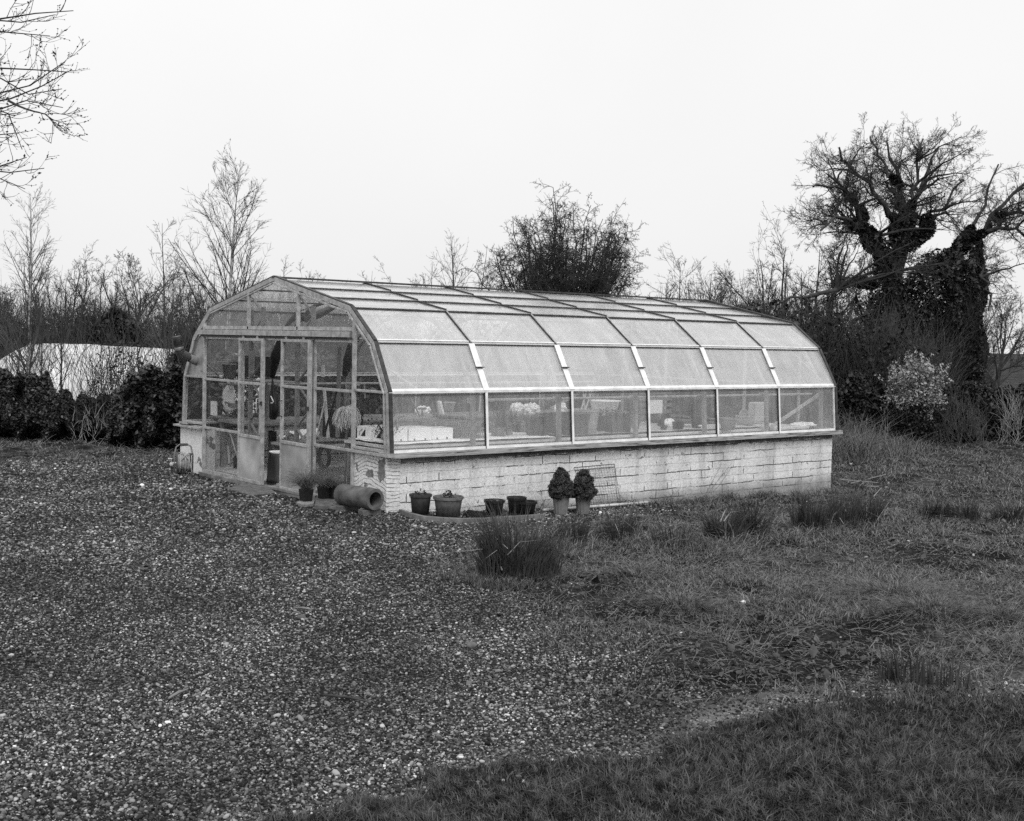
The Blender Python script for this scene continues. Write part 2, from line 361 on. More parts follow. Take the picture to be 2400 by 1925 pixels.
def blades(rng, base, h, wd, lean=.35, curve=.5, azi=None):
    """tapering grass blades: two segments and a tip. base (n,3), h (n,), wd (n,)"""
    n = len(base); az = rng.uniform(0, 2*np.pi, n) if azi is None else azi; fac = rng.uniform(0, np.pi, n)
    ld = np.stack([np.cos(az), np.sin(az), np.zeros(n)], 1); sd = np.stack([np.cos(fac), np.sin(fac), np.zeros(n)], 1)
    l = np.abs(rng.normal(lean, lean*.5, n))[:, None]; h = h[:, None]; wv = wd[:, None]; Z = np.array([[0, 0, 1.]])
    p1 = base+Z*h*.5+ld*h*l*.4; p2 = base+Z*h*(1-.35*l*curve)*.98+ld*h*l*(1+curve*.6)
    v = np.stack([base-sd*wv*.5, base+sd*wv*.5, p1+sd*wv*.42, p1-sd*wv*.42, p2], axis=1).reshape(-1, 3)
    i = np.arange(n)[:, None]*5
    return v, np.concatenate([i+np.array([[0, 1, 2]]), i+np.array([[0, 2, 3]]), i+np.array([[3, 2, 4]])])

# ================================================================== GROUND
def axis(lo, hi, step, far):
    a = list(np.arange(lo, hi+1e-6, step)); s = step; x = hi
    while x < far: s *= 1.35; x += s; a.append(x)
    s = step; x = lo
    while x > -far: s *= 1.35; x -= s; a.insert(0, x)
    return np.array(a)
gx = axis(-9, 13, .085, 2600); gy = axis(-13, 9, .085, 2600)
X, Y = np.meshgrid(gx, gy, indexing='ij'); xf, yf = X.ravel(), Y.ravel()
lw, rg = masks(xf, yf); Z = H(xf, yf); Z = Z + np.clip(np.hypot(xf, yf)-150, 0, 1e9)*-.001
nx_, ny_ = len(gx), len(gy); ii = np.arange(nx_*ny_).reshape(nx_, ny_)
gf = np.stack([ii[:-1, :-1], ii[1:, :-1], ii[1:, 1:], ii[:-1, 1:]], -1).reshape(-1, 4)
m, t, b = newmat('ground of gravel, soil and turf')
at_ = N(t, 'ShaderNodeAttribute', attribute_name='rough'); al_ = N(t, 'ShaderNodeAttribute', attribute_name='lawn')
tc = N(t, 'ShaderNodeTexCoord')
vo = N(t, 'ShaderNodeTexVoronoi'); vo.inputs['Scale'].default_value = 62; t.links.new(tc.outputs['Object'], vo.inputs['Vector'])
sep = N(t, 'ShaderNodeSeparateColor'); t.links.new(vo.outputs['Color'], sep.inputs[0])
grav = ramp(t, sep.outputs[0], [(0, .012), (.4, .035), (.7, .085), (.88, .17), (.96, .3), (1, .5)])
grav = mathn(t, 'MULTIPLY', grav, ramp(t, vo.outputs['Distance'], [(0, 1), (.35, .9), (.7, .25)]))  # gaps between pebbles darkened: their shade is painted into the colour
n1 = N(t, 'ShaderNodeTexNoise'); n1.inputs['Scale'].default_value = .9; n1.inputs['Detail'].default_value = 4; t.links.new(tc.outputs['Object'], n1.inputs['Vector'])
grav = mathn(t, 'MULTIPLY', grav, ramp(t, n1.outputs[0], [(.3, .55), (.7, 1.35)]))
n2 = N(t, 'ShaderNodeTexNoise'); n2.inputs['Scale'].default_value = 28; n2.inputs['Detail'].default_value = 6; n2.inputs['Roughness'].default_value = .75; t.links.new(tc.outputs['Object'], n2.inputs['Vector'])
n3 = N(t, 'ShaderNodeTexNoise'); n3.inputs['Scale'].default_value = 1.6; n3.inputs['Detail'].default_value = 5; t.links.new(tc.outputs['Object'], n3.inputs['Vector'])
soil = mathn(t, 'MULTIPLY', ramp(t, n2.outputs[0], [(.35, .006), (.5, .030), (.62, .09), (.75, .22)]), ramp(t, n3.outputs[0], [(.38, .12), (.6, 1.35)]))
lawnc = ramp(t, n2.outputs[0], [(.3, .006), (.7, .025)])
base = mixf(t, at_.outputs['Fac'], grav, soil); sa_ = N(t, 'ShaderNodeAttribute', attribute_name='sand'); base = mixf(t, sa_.outputs['Fac'], base, ramp(t, n2.outputs[0], [(.35, .09), (.6, .34)])); ba_ = N(t, 'ShaderNodeAttribute', attribute_name='bare'); base = mathn(t, 'MULTIPLY', base, mathn(t, 'SUBTRACT', 1.0, mathn(t, 'MULTIPLY', ba_.outputs['Fac'], .6))); base = mixf(t, al_.outputs['Fac'], base, lawnc)
t.links.new(base, b.inputs['Base Color']); b.inputs['Roughness'].default_value = .95; b.inputs['Specular IOR Level'].default_value = .1
bp = N(t, 'ShaderNodeBump'); bp.inputs['Strength'].default_value = .9; bp.inputs['Distance'].default_value = .02
t.links.new(mixf(t, at_.outputs['Fac'], mathn(t, 'MULTIPLY', vo.outputs['Distance'], -1.0), n2.outputs[0]), bp.inputs['Height']); t.links.new(bp.outputs[0], b.inputs['Normal'])
ground = npmesh('ground', np.stack([xf, yf, Z], 1), gf, m, smooth=True)
sdl = sdist(LAWN, xf, yf); sand = .8*np.exp(-((sdl+.13)/.16)**2)*np.clip((fbm(xf*2, yf*2, 61)-.3)*2.5, 0, 1)*np.clip((xf+4.2)/1.5, 0, 1)
bare = sum(np.exp(-(((xf-q_[0])/a_)**2+((yf-q_[1])/b_)**2)**1.5) for q_, a_, b_ in [(G(1700, 1570), .75, .55), (G(1880, 1540), .7, .5), (G(2250, 1315), 1.1, .6), (G(1500, 1420), .6, .4), (G(2050, 1480), .5, .4)])
for nm, arr in (('rough', rg), ('lawn', lw), ('sand', sand), ('bare', np.clip(bare, 0, 1))):
    a = ground.data.attributes.new(nm, 'FLOAT', 'POINT'); a.data.foreach_set('value', arr.astype(np.float32))
tag(ground, kind='structure')

# gravel stones: one object that scatters pebbles over the yard
rng = np.random.default_rng(5)
def polar(n, r0, r1, pw, a0, a1):
    """random ground positions round the camera's standpoint, denser nearby (detail where it is walked up to)"""
    u = rng.uniform(0, 1, n); k = 1-pw if abs(1-pw) > 1e-3 else 1e-3; r = (r0**k+u*(r1**k-r0**k))**(1/k); a = np.radians(rng.uniform(a0, a1, n))+YAW
    return CAM[0]+r*np.cos(a), CAM[1]+r*np.sin(a), r
x, y, r = polar(720000, 4.0, 30, .66, -31, 31)
lw, rg = masks(x, y); rgn = fbm(x*3, y*3, 55)
x, y, r = x+0., y+0., r+0.
sdk = sdist(LAWN, x, y); keep = (rng.uniform(0, 1, len(x)) > np.clip(lw*1.6, 0, 1)*.985) & (rng.uniform(0, 1, len(x)) > .6*np.exp(-((sdk+.13)/.13)**2)*np.clip((x+3.6)/1.2, 0, 1)) & (rng.uniform(0, 1, len(x)) > np.clip(rg*1.25-.12+(rgn-.5)*.8, 0, .985)) & ~((x > -.02) & (x < 8.25) & (y > -2.72) & (y < 2.8))
x, y, r = x[keep], y[keep], r[keep]; z = H(x, y)
sz = (.0053*np.exp(rng.normal(0, .36, len(x))))*np.clip(r/9, .95, 1.75)
me = bpy.data.meshes.new('gravel_stones'); me.vertices.add(len(x)); me.vertices.foreach_set('co', np.stack([x, y, z+sz*.3], 1).astype(np.float32).ravel())
scl = np.stack([sz*rng.uniform(.8, 1.5, len(x)), sz*rng.uniform(.8, 1.1, len(x)), sz*rng.uniform(.5, .85, len(x))], 1)
rot = np.stack([rng.normal(0, .35, len(x)), rng.normal(0, .35, len(x)), rng.uniform(0, 6.28, len(x))], 1)
for nm, arr in (('scl', scl), ('rot', rot)):
    a = me.attributes.new(nm, 'FLOAT_VECTOR', 'POINT'); a.data.foreach_set('vector', arr.astype(np.float32).ravel())
gs = bpy.data.objects.new('gravel_stones', me); sc.collection.objects.link(gs)
m, t, b = newmat('washed pea gravel')
oi = N(t, 'ShaderNodeObjectInfo'); tc = N(t, 'ShaderNodeTexCoord'); geo = N(t, 'ShaderNodeNewGeometry')
c_ = ramp(t, oi.outputs['Random'], [(0, .010), (.32, .024), (.58, .068), (.80, .145), (.92, .24), (.98, .36), (1, .55)])
n1 = N(t, 'ShaderNodeTexNoise'); n1.inputs['Scale'].default_value = .8; n1.inputs['Detail'].default_value = 4; t.links.new(geo.outputs['Position'], n1.inputs['Vector'])
c_ = mathn(t, 'MULTIPLY', c_, ramp(t, n1.outputs[0], [(.35, .6), (.65, 1.4)]))
t.links.new(c_, b.inputs['Base Color']); b.inputs['Roughness'].default_value = .7; b.inputs['Specular IOR Level'].default_value = .15
gravelmat = m
ng = bpy.data.node_groups.new('scatter stones', 'GeometryNodeTree')
ng.interface.new_socket('Geometry', in_out='INPUT', socket_type='NodeSocketGeometry'); ng.interface.new_socket('Geometry', in_out='OUTPUT', socket_type='NodeSocketGeometry')
gi = ng.nodes.new('NodeGroupInput'); go = ng.nodes.new('NodeGroupOutput'); ico = ng.nodes.new('GeometryNodeMeshIcoSphere'); ico.inputs['Subdivisions'].default_value = 2; ico.inputs['Radius'].default_value = 1
ssm = ng.nodes.new('GeometryNodeSetShadeSmooth'); smt = ng.nodes.new('GeometryNodeSetMaterial'); smt.inputs['Material'].default_value = m
iop = ng.nodes.new('GeometryNodeInstanceOnPoints'); ns_ = ng.nodes.new('GeometryNodeInputNamedAttribute'); ns_.data_type = 'FLOAT_VECTOR'; ns_.inputs['Name'].default_value = 'scl'
nr_ = ng.nodes.new('GeometryNodeInputNamedAttribute'); nr_.data_type = 'FLOAT_VECTOR'; nr_.inputs['Name'].default_value = 'rot'
sp = ng.nodes.new('GeometryNodeSetPosition'); nz = ng.nodes.new('ShaderNodeTexNoise'); nz.inputs['Scale'].default_value = 1.1
vm = ng.nodes.new('ShaderNodeVectorMath'); vm.operation = 'SUBTRACT'; vm.inputs[1].default_value = (.5, .5, .5); vs = ng.nodes.new('ShaderNodeVectorMath'); vs.operation = 'SCALE'; vs.inputs['Scale'].default_value = .9
L = ng.links.new
L(nz.outputs['Color'], vm.inputs[0]); L(vm.outputs[0], vs.inputs[0]); L(vs.outputs[0], sp.inputs['Offset']); L(ico.outputs[0], sp.inputs['Geometry'])
L(sp.outputs[0], ssm.inputs[0]); L(ssm.outputs[0], smt.inputs[0]); L(smt.outputs[0], iop.inputs['Instance']); L(gi.outputs[0], iop.inputs['Points'])
L(ns_.outputs[0], iop.inputs['Scale']); L(nr_.outputs[0], iop.inputs['Rotation']); L(iop.outputs[0], go.inputs[0])
mod = gs.modifiers.new('scatter', 'NODES'); mod.node_group = ng
tag(gs, 'loose grey gravel stones covering the yard in front of the greenhouse', 'gravel', kind='stuff')

# lawn blades
x, y, r = polar(520000, 4.2, 16, 1.6, -36, 31); lw, rg = masks(x, y)
dens = fbm(x*3.1, y*3.1, 71); keep = rng.uniform(0, 1, len(x)) < lw**2*(.35+1.1*dens); x, y, r, dens = x[keep], y[keep], r[keep], dens[keep]
z = H(x, y)-.004; hh = .042*np.exp(rng.normal(0, .4, len(x)))*(.3+1.9*dens**1.5)
v, f = blades(rng, np.stack([x, y, z], 1), hh, rng.uniform(.0028, .0056, len(x))*np.clip(r/6, 1, 2), .6, .9, azi=fbm(x*3, y*3, 81)*14+rng.normal(0, 1.4, len(x)))
tag(npmesh('lawn_grass', v, f, grassm), 'dark uneven lawn grass in the near right foreground', 'grass', kind='stuff')
# rough grass
ROW = [G(*p_)[:2] for p_ in ((1180, 1355), (1290, 1285), (1340, 1280), (1450, 1275), (1580, 1290), (1690, 1275), (1760, 1268), (1900, 1250), (1980, 1240), (2050, 1235), (2190, 1218), (2400, 1222), (2700, 1225))]
def rowd(x, y):
    d = np.full(x.shape, 99.)
    for a, b in zip(ROW[:-1], ROW[1:]):
        ab = b-a; t = np.clip(((x-a[0])*ab[0]+(y-a[1])*ab[1])/(ab@ab), 0, 1); d = np.minimum(d, np.hypot(x-a[0]-t*ab[0], y-a[1]-t*ab[1]))
    return d
x, y, r = polar(520000, 6.5, 42, 1.35, -32, 31); lw, rg = masks(x, y); dens = fbm(x*2.3, y*2.3, 72); d2 = fbm(x*.8, y*.8, 77)
bare = sum(np.exp(-(((x-q_[0])/a_)**2+((y-q_[1])/b_)**2)**1.5) for q_, a_, b_ in [(G(1700, 1570), .75, .55), (G(1880, 1540), .7, .5), (G(2250, 1315), 1.1, .6), (G(1500, 1420), .6, .4), (G(2050, 1480), .5, .4)])*(.4+.9*fbm(x*4, y*4, 66))
keep = (rng.uniform(0, 1, len(x)) < rg*(1-lw)*(1-np.clip(bare*1.3, 0, .93))*np.clip((dens-.3)*2.2+(d2-.4), .06, 1)) & ~((x > -.02) & (x < 8.3) & (y > -2.72) & (y < 2.9))
x, y, r, dens = x[keep], y[keep], r[keep], dens[keep]; z = H(x, y)-.004
hh = .045*np.exp(rng.normal(0, .45, len(x)))*(.35+1.3*dens)*np.where(x > 8.5, 1.7, 1)*(1+2.6*np.exp(-(rowd(x, y)/.45)**2)*dens)
v, f = blades(rng, np.stack([x, y, z], 1), hh, rng.uniform(.003, .006, len(x))*np.clip(r/9, 1, 2.6), 1.0, .9)
tag(npmesh('rough_grass', v, f, grassd), 'patchy rough grass and moss right of the gravel', 'grass', kind='stuff')
n_ = 9000; x = rng.uniform(1.5, 8.6, n_)**1.0; y = -2.73-np.abs(rng.normal(0, .13, n_)); k_ = rng.uniform(0, 1, n_) < np.clip((x-2.5)/3.5, .08, 1)*np.clip((fbm(x*4, y*2, 95)-.35)*4, 0, 1); x, y = x[k_], y[k_]
v, f = blades(rng, np.stack([x, y, H(x, y)-.01], 1), rng.uniform(.04, .2, len(x))*(.5+fbm(x*3, y, 96)), rng.uniform(.004, .008, len(x)), .6, .9); tag(npmesh('wall_foot_weeds', v, f, grassd), 'weedy grass growing along the foot of the long wall', 'grass', kind='stuff')
# dead straw and stems lying in the rough grass
x, y, r = polar(26000, 6.5, 34, 1.0, -30, 31); lw, rg = masks(x, y); keep = rng.uniform(0, 1, len(x)) < rg*(1-lw)*.8; keep &= ~((x > -.1) & (x < 8.4) & (y > -2.8) & (y < 3)); x, y, r = x[keep], y[keep], r[keep]
p = np.stack([x, y, H(x, y)+.012], 1); az = rng.uniform(0, 6.28, len(x)); d = np.stack([np.cos(az), np.sin(az), np.abs(rng.normal(0, .3, len(x)))], 1)
P_, R_ = march(rng, p, d, rng.uniform(.05, .3, len(x)), np.clip(r*.00016, .0012, .004), 3, .25, -.1)
v, f = tubes(P_, R_, 3); tag(npmesh('dead_stems', v, f, drym), 'pale dead grass stems strewn over the rough ground', 'dead grass', kind='stuff')
# leaf litter and low weeds
x, y, r = polar(60000, 6, 30, 1.2, -30, 31); lw, rg = masks(x, y); d3 = fbm(x*1.3, y*1.3, 91); keep = (rng.uniform(0, 1, len(x)) < rg*(1-lw)*np.clip((d3-.42)*6+sum(np.exp(-(((x-q_[0])/.8)**2+((y-q_[1])/.6)**2)) for q_ in (G(1700, 1570), G(1880, 1540))), 0.03, 1)) & ~((x > -.1) & (x < 8.4) & (y > -2.8) & (y < 3)); x, y, r = x[keep], y[keep], r[keep]
v, f = leaves(rng, np.stack([x, y, H(x, y)+rng.uniform(.005, .05, len(x))], 1), .014, .8, .5)
tag(npmesh('low_weeds', v, f, mat('low weed leaves', .045, .5, .7, 7, 0, 0, spec=.4)), 'low leafy weeds and litter in dark patches of the rough ground', 'weeds', kind='stuff')

# far fields beyond the hedge, lower right horizon, as rising terrain
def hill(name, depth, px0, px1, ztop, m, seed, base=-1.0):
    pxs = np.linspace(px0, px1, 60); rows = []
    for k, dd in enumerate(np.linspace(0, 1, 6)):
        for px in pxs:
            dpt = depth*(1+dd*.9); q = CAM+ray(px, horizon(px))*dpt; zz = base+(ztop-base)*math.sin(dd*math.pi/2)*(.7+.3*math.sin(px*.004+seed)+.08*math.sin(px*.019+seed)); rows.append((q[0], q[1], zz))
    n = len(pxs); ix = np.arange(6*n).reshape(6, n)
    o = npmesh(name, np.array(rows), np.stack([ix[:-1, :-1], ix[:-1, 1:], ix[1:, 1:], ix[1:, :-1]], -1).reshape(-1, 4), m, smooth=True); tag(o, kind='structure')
hill('hills', 900, -1500, 4200, 15, mat('distant pasture', .62, .95, .25, .02), 1.2, -8)  # pale tone puts the distance haze into the colour
hill('fields', 260, 1700, 4000, 1.6, mat('mid distance field', .42, .95, .3, .05), 2.2, -3)  # lightened as well, with the haze in its colour

# ================================================================== GREENHOUSE
D = .2487*S; LG = 6*D; ZS = .665
PR = [(2.735, ZS), (2.687, 1.339), (2.375, 1.901), (1.862, 2.296), (0, 2.686)]
gh = thing('greenhouse', 'long curved aluminium and glass greenhouse on a whitewashed block wall with its sliding doors ajar', 'greenhouse', (0, 0, 0))
def prof(k, s, off=0.0):                      # point of profile level k (float), side s (-1 right, +1 left)
    i = min(int(k), 3); fr = k-i; a, b2 = PR[i], PR[i+1]; y = a[0]+(b2[0]-a[0])*fr; z = a[1]+(b2[1]-a[1])*fr
    n = np.array([b2[1]-a[1], a[0]-b2[0]]); n /= np.linalg.norm(n)
    return s*(y+n[0]*off), z+n[1]*off
# --- block wall
m, t, b = newmat('whitewashed blockwork')
tc = N(t, 'ShaderNodeTexCoord'); sx = N(t, 'ShaderNodeSeparateXYZ'); t.links.new(tc.outputs['Object'], sx.inputs[0]); cb = N(t, 'ShaderNodeCombineXYZ')
t.links.new(mathn(t, 'ADD', sx.outputs[0], mathn(t, 'MULTIPLY', sx.outputs[1], .93)), cb.inputs[0]); t.links.new(mathn(t, 'ADD', sx.outputs[2], .003), cb.inputs[1])
nd_ = N(t, 'ShaderNodeTexNoise'); nd_.inputs['Scale'].default_value = 5; nd_.inputs['Detail'].default_value = 3; t.links.new(tc.outputs['Object'], nd_.inputs['Vector'])
va = N(t, 'ShaderNodeVectorMath', operation='MULTIPLY_ADD'); va.inputs[1].default_value = (.016, .034, 0); t.links.new(nd_.outputs['Color'], va.inputs[0]); t.links.new(cb.outputs[0], va.inputs[2])
br = N(t, 'ShaderNodeTexBrick'); br.inputs['Scale'].default_value = 1; br.inputs['Brick Width'].default_value = .45; br.inputs['Row Height'].default_value = .112; br.inputs['Mortar Size'].default_value = .0066; br.inputs['Mortar Smooth'].default_value = .25
br.inputs['Color1'].default_value = (.80, .80, .80, 1); br.inputs['Color2'].default_value = (.72, .72, .72, 1); br.inputs['Mortar'].default_value = (.75, .75, .75, 1); t.links.new(va.outputs[0], br.inputs['Vector'])
def noi(sc_, det=4, ro=.6, vec=None):
    q = N(t, 'ShaderNodeTexNoise'); q.inputs['Scale'].default_value = sc_; q.inputs['Detail'].default_value = det; q.inputs['Roughness'].default_value = ro
    t.links.new(vec if vec is not None else tc.outputs['Object'], q.inputs['Vector']); return q.outputs[0]
ckv = N(t, 'ShaderNodeMapping'); ckv.inputs['Scale'].default_value = (1.3, 1.3, 8.9); t.links.new(tc.outputs['Object'], ckv.inputs[0])
crack = mathn(t, 'MULTIPLY', br.outputs['Fac'], ramp(t, mathn(t, 'ADD', mathn(t, 'MULTIPLY', noi(1.0, 2, .5, ckv.outputs[0]), .75), mathn(t, 'MULTIPLY', noi(16, 4, .8), .25)), [(.515, 0), (.545, 1)]), True)
pits = ramp(t, noi(60, 4, .75), [(.62, 0), (.66, 1)]); flake = ramp(t, noi(7.5, 7, .75), [(.635, 0), (.65, 1)])
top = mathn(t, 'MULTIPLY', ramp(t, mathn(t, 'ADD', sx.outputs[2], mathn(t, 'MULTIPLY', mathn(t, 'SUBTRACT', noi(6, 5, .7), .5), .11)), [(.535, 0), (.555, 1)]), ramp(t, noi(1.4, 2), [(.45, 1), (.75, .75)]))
stv = N(t, 'ShaderNodeMapping'); stv.inputs['Scale'].default_value = (4.2, 4.2, .5); t.links.new(tc.outputs['Object'], stv.inputs[0])
streak = mathn(t, 'MULTIPLY', ramp(t, noi(1.0, 4, .6, stv.outputs[0]), [(.3, .68), (.5, .97), (.7, 1.06)]), ramp(t, mathn(t, 'ADD', sx.outputs[2], mathn(t, 'MULTIPLY', noi(3, 5, .7), .25)), [(-.12, .45), (.16, 1)]))
fine = ramp(t, noi(34, 5, .75), [(.3, .66), (.62, 1.06)])
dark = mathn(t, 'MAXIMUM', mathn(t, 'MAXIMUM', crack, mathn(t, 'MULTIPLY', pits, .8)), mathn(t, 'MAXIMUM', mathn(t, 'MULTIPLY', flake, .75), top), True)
bwn = N(t, 'ShaderNodeRGBToBW'); t.links.new(br.outputs[0], bwn.inputs[0])
paint = mathn(t, 'MULTIPLY', mathn(t, 'MULTIPLY', bwn.outputs[0], streak), fine)
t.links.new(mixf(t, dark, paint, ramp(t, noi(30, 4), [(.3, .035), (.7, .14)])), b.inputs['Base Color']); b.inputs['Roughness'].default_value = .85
bp = N(t, 'ShaderNodeBump'); bp.inputs['Strength'].default_value = 1; bp.inputs['Distance'].default_value = .014
t.links.new(mathn(t, 'SUBTRACT', mathn(t, 'MULTIPLY', noi(45, 5, .7), .5), mathn(t, 'ADD', mathn(t, 'MULTIPLY', br.outputs['Fac'], .5), mathn(t, 'MULTIPLY', dark, .5))), bp.inputs['Height']); t.links.new(bp.outputs[0], b.inputs['Normal'])
wallm = m
# render on the gable piers: combed plaster in curved grooves, with lost patches
m, t, b = newmat('combed plaster render')
tc = N(t, 'ShaderNodeTexCoord'); sx = N(t, 'ShaderNodeSeparateXYZ'); t.links.new(tc.outputs['Object'], sx.inputs[0])
mpw = N(t, 'ShaderNodeMapping'); mpw.inputs['Location'].default_value = (0, 2.02, .02); mpw.inputs['Scale'].default_value = (1, .55, 1); t.links.new(tc.outputs['Object'], mpw.inputs[0])
wv = N(t, 'ShaderNodeTexWave', wave_type='BANDS', bands_direction='Z'); wv.inputs['Scale'].default_value = 7.2; wv.inputs['Distortion'].default_value = 5.5; wv.inputs['Detail'].default_value = 2.0; wv.inputs['Detail Scale'].default_value = .33; t.links.new(mpw.outputs[0], wv.inputs['Vector'])
def noi(sc_, det=4, ro=.6, vec=None):
    q = N(t, 'ShaderNodeTexNoise'); q.inputs['Scale'].default_value = sc_; q.inputs['Detail'].default_value = det; q.inputs['Roughness'].default_value = ro
    t.links.new(tc.outputs['Object'], q.inputs['Vector']); return q.outputs[0]
ph_ = mathn(t, 'ADD', mathn(t, 'MULTIPLY', sx.outputs[2], 150.0), mathn(t, 'ADD', mathn(t, 'MULTIPLY', mathn(t, 'SINE', mathn(t, 'ADD', mathn(t, 'MULTIPLY', sx.outputs[1], 4.3), 2.1)), 15.0), mathn(t, 'MULTIPLY', noi(3.2, 2), 22.0)))
groove = mathn(t, 'MULTIPLY', ramp(t, mathn(t, 'SINE', ph_), [(.55, 0), (.85, 1)]), ramp(t, noi(9), [(.4, .2), (.55, 1)]))
right = ramp(t, sx.outputs[1], [(0, 1), (.01, 0)])
groove = mathn(t, 'MULTIPLY', groove, right)
flk = ramp(t, noi(4.6, 6, .6), [(.62, 0), (.635, 1)])
col_ = mixf(t, mathn(t, 'MAXIMUM', mathn(t, 'MULTIPLY', groove, .6), mathn(t, 'MULTIPLY', flk, .85)), ramp(t, noi(26, 5, .7), [(.3, .5), (.55, .72)]), .09)
t.links.new(col_, b.inputs['Base Color']); b.inputs['Roughness'].default_value = .9
bp = N(t, 'ShaderNodeBump'); bp.inputs['Strength'].default_value = .8; bp.inputs['Distance'].default_value = .01; t.links.new(mathn(t, 'SUBTRACT', mathn(t, 'MULTIPLY', noi(30, 5, .7), .9), groove), bp.inputs['Height']); t.links.new(bp.outputs[0], b.inputs['Normal'])
rendm = m
def grid_wall(lo, hi, step=.14, jit=.006, seed=0):
    """box wall whose outer faces are subdivided and slightly uneven"""
    bm = MB(); bm.box(lo, hi); return bm
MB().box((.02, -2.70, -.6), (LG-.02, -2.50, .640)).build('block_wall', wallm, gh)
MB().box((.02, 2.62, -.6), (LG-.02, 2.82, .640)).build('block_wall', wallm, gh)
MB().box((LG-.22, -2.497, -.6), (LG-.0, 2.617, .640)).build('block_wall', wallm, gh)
MB().box((-.02, -2.703, -.5), (.17, -1.985, .628)).build('rendered_pier', rendm, gh, bevel=.012)
MB().box((-.02, 2.045, -.5), (.17, 2.83, .600)).build('rendered_pier', rendm, gh, bevel=.012)
# crumbled patches of lost render on the right pier
rp = np.random.default_rng(8)
def patch(yc, zc, ry, rz, x=-.024):
    pts = [(x, yc+ry*(1+rp.uniform(-.3, .25))*math.copysign(abs(math.cos(a))**.6, math.cos(a)), zc+rz*(1+rp.uniform(-.25, .25))*math.copysign(abs(math.sin(a))**.6, math.sin(a))) for a in np.linspace(0, 2*math.pi, 27)[:-1]]
    c = len(pts); bm = MB(); bm.add(pts+[(x+.006, p[1], p[2]) for p in pts], [tuple(range(c))[::-1]]+[(i, (i+1) % c, c+(i+1) % c, c+i) for i in range(c)]); return bm
patch(-2.60, .47, .075, .13).build('bare_patch', mat('bare grey block', .17, .95, .4, 25, 0, .6, 60), gh)
patch(-2.36, .41, .075, .045).build('bare_patch', MATS['bare grey block'], gh)
MB().box((.175, -2.49, -.45), (LG-.23, 2.61, .012)).build('floor_slab', floor_m, gh)
# --- sills
m, t, b = newmat('stained sill board'); tc = N(t, 'ShaderNodeTexCoord'); mp_ = N(t, 'ShaderNodeMapping'); mp_.inputs['Scale'].default_value = (1.6, 12, 26); t.links.new(tc.outputs['Object'], mp_.inputs[0])
q_ = N(t, 'ShaderNodeTexNoise'); q_.inputs['Scale'].default_value = 2.2; q_.inputs['Detail'].default_value = 6; q_.inputs['Roughness'].default_value = .7; t.links.new(mp_.outputs[0], q_.inputs['Vector'])
t.links.new(ramp(t, q_.outputs[0], [(.38, .05), (.47, .26), (.6, .42)]), b.inputs['Base Color']); b.inputs['Roughness'].default_value = .7; sillm = m
for s in (-1, 1):
    bm = MB(); y0, y1 = sorted((s*2.815, s*2.56)); bm.box((-.045, y0, .6405), (LG+.09, y1, .668)); bm.box((-.045, min(y0+.0, y0) if s < 0 else y1-.012, .612), (LG+.09, (y0+.012) if s < 0 else y1, .6403)); bm.build('sill', sillm if s < 0 else alu, gh)
MB().box((-.075, -2.82, .628), (-.0, -1.975, .655)).build('sill', alu, gh); MB().box((-.08, 2.03, .5995), (.10, 2.95, .625)).build('sill', alu, gh)
MB().box((.175, 2.83, .56), (.6, 2.98, .60)).build('gutter_board', wood, gh)
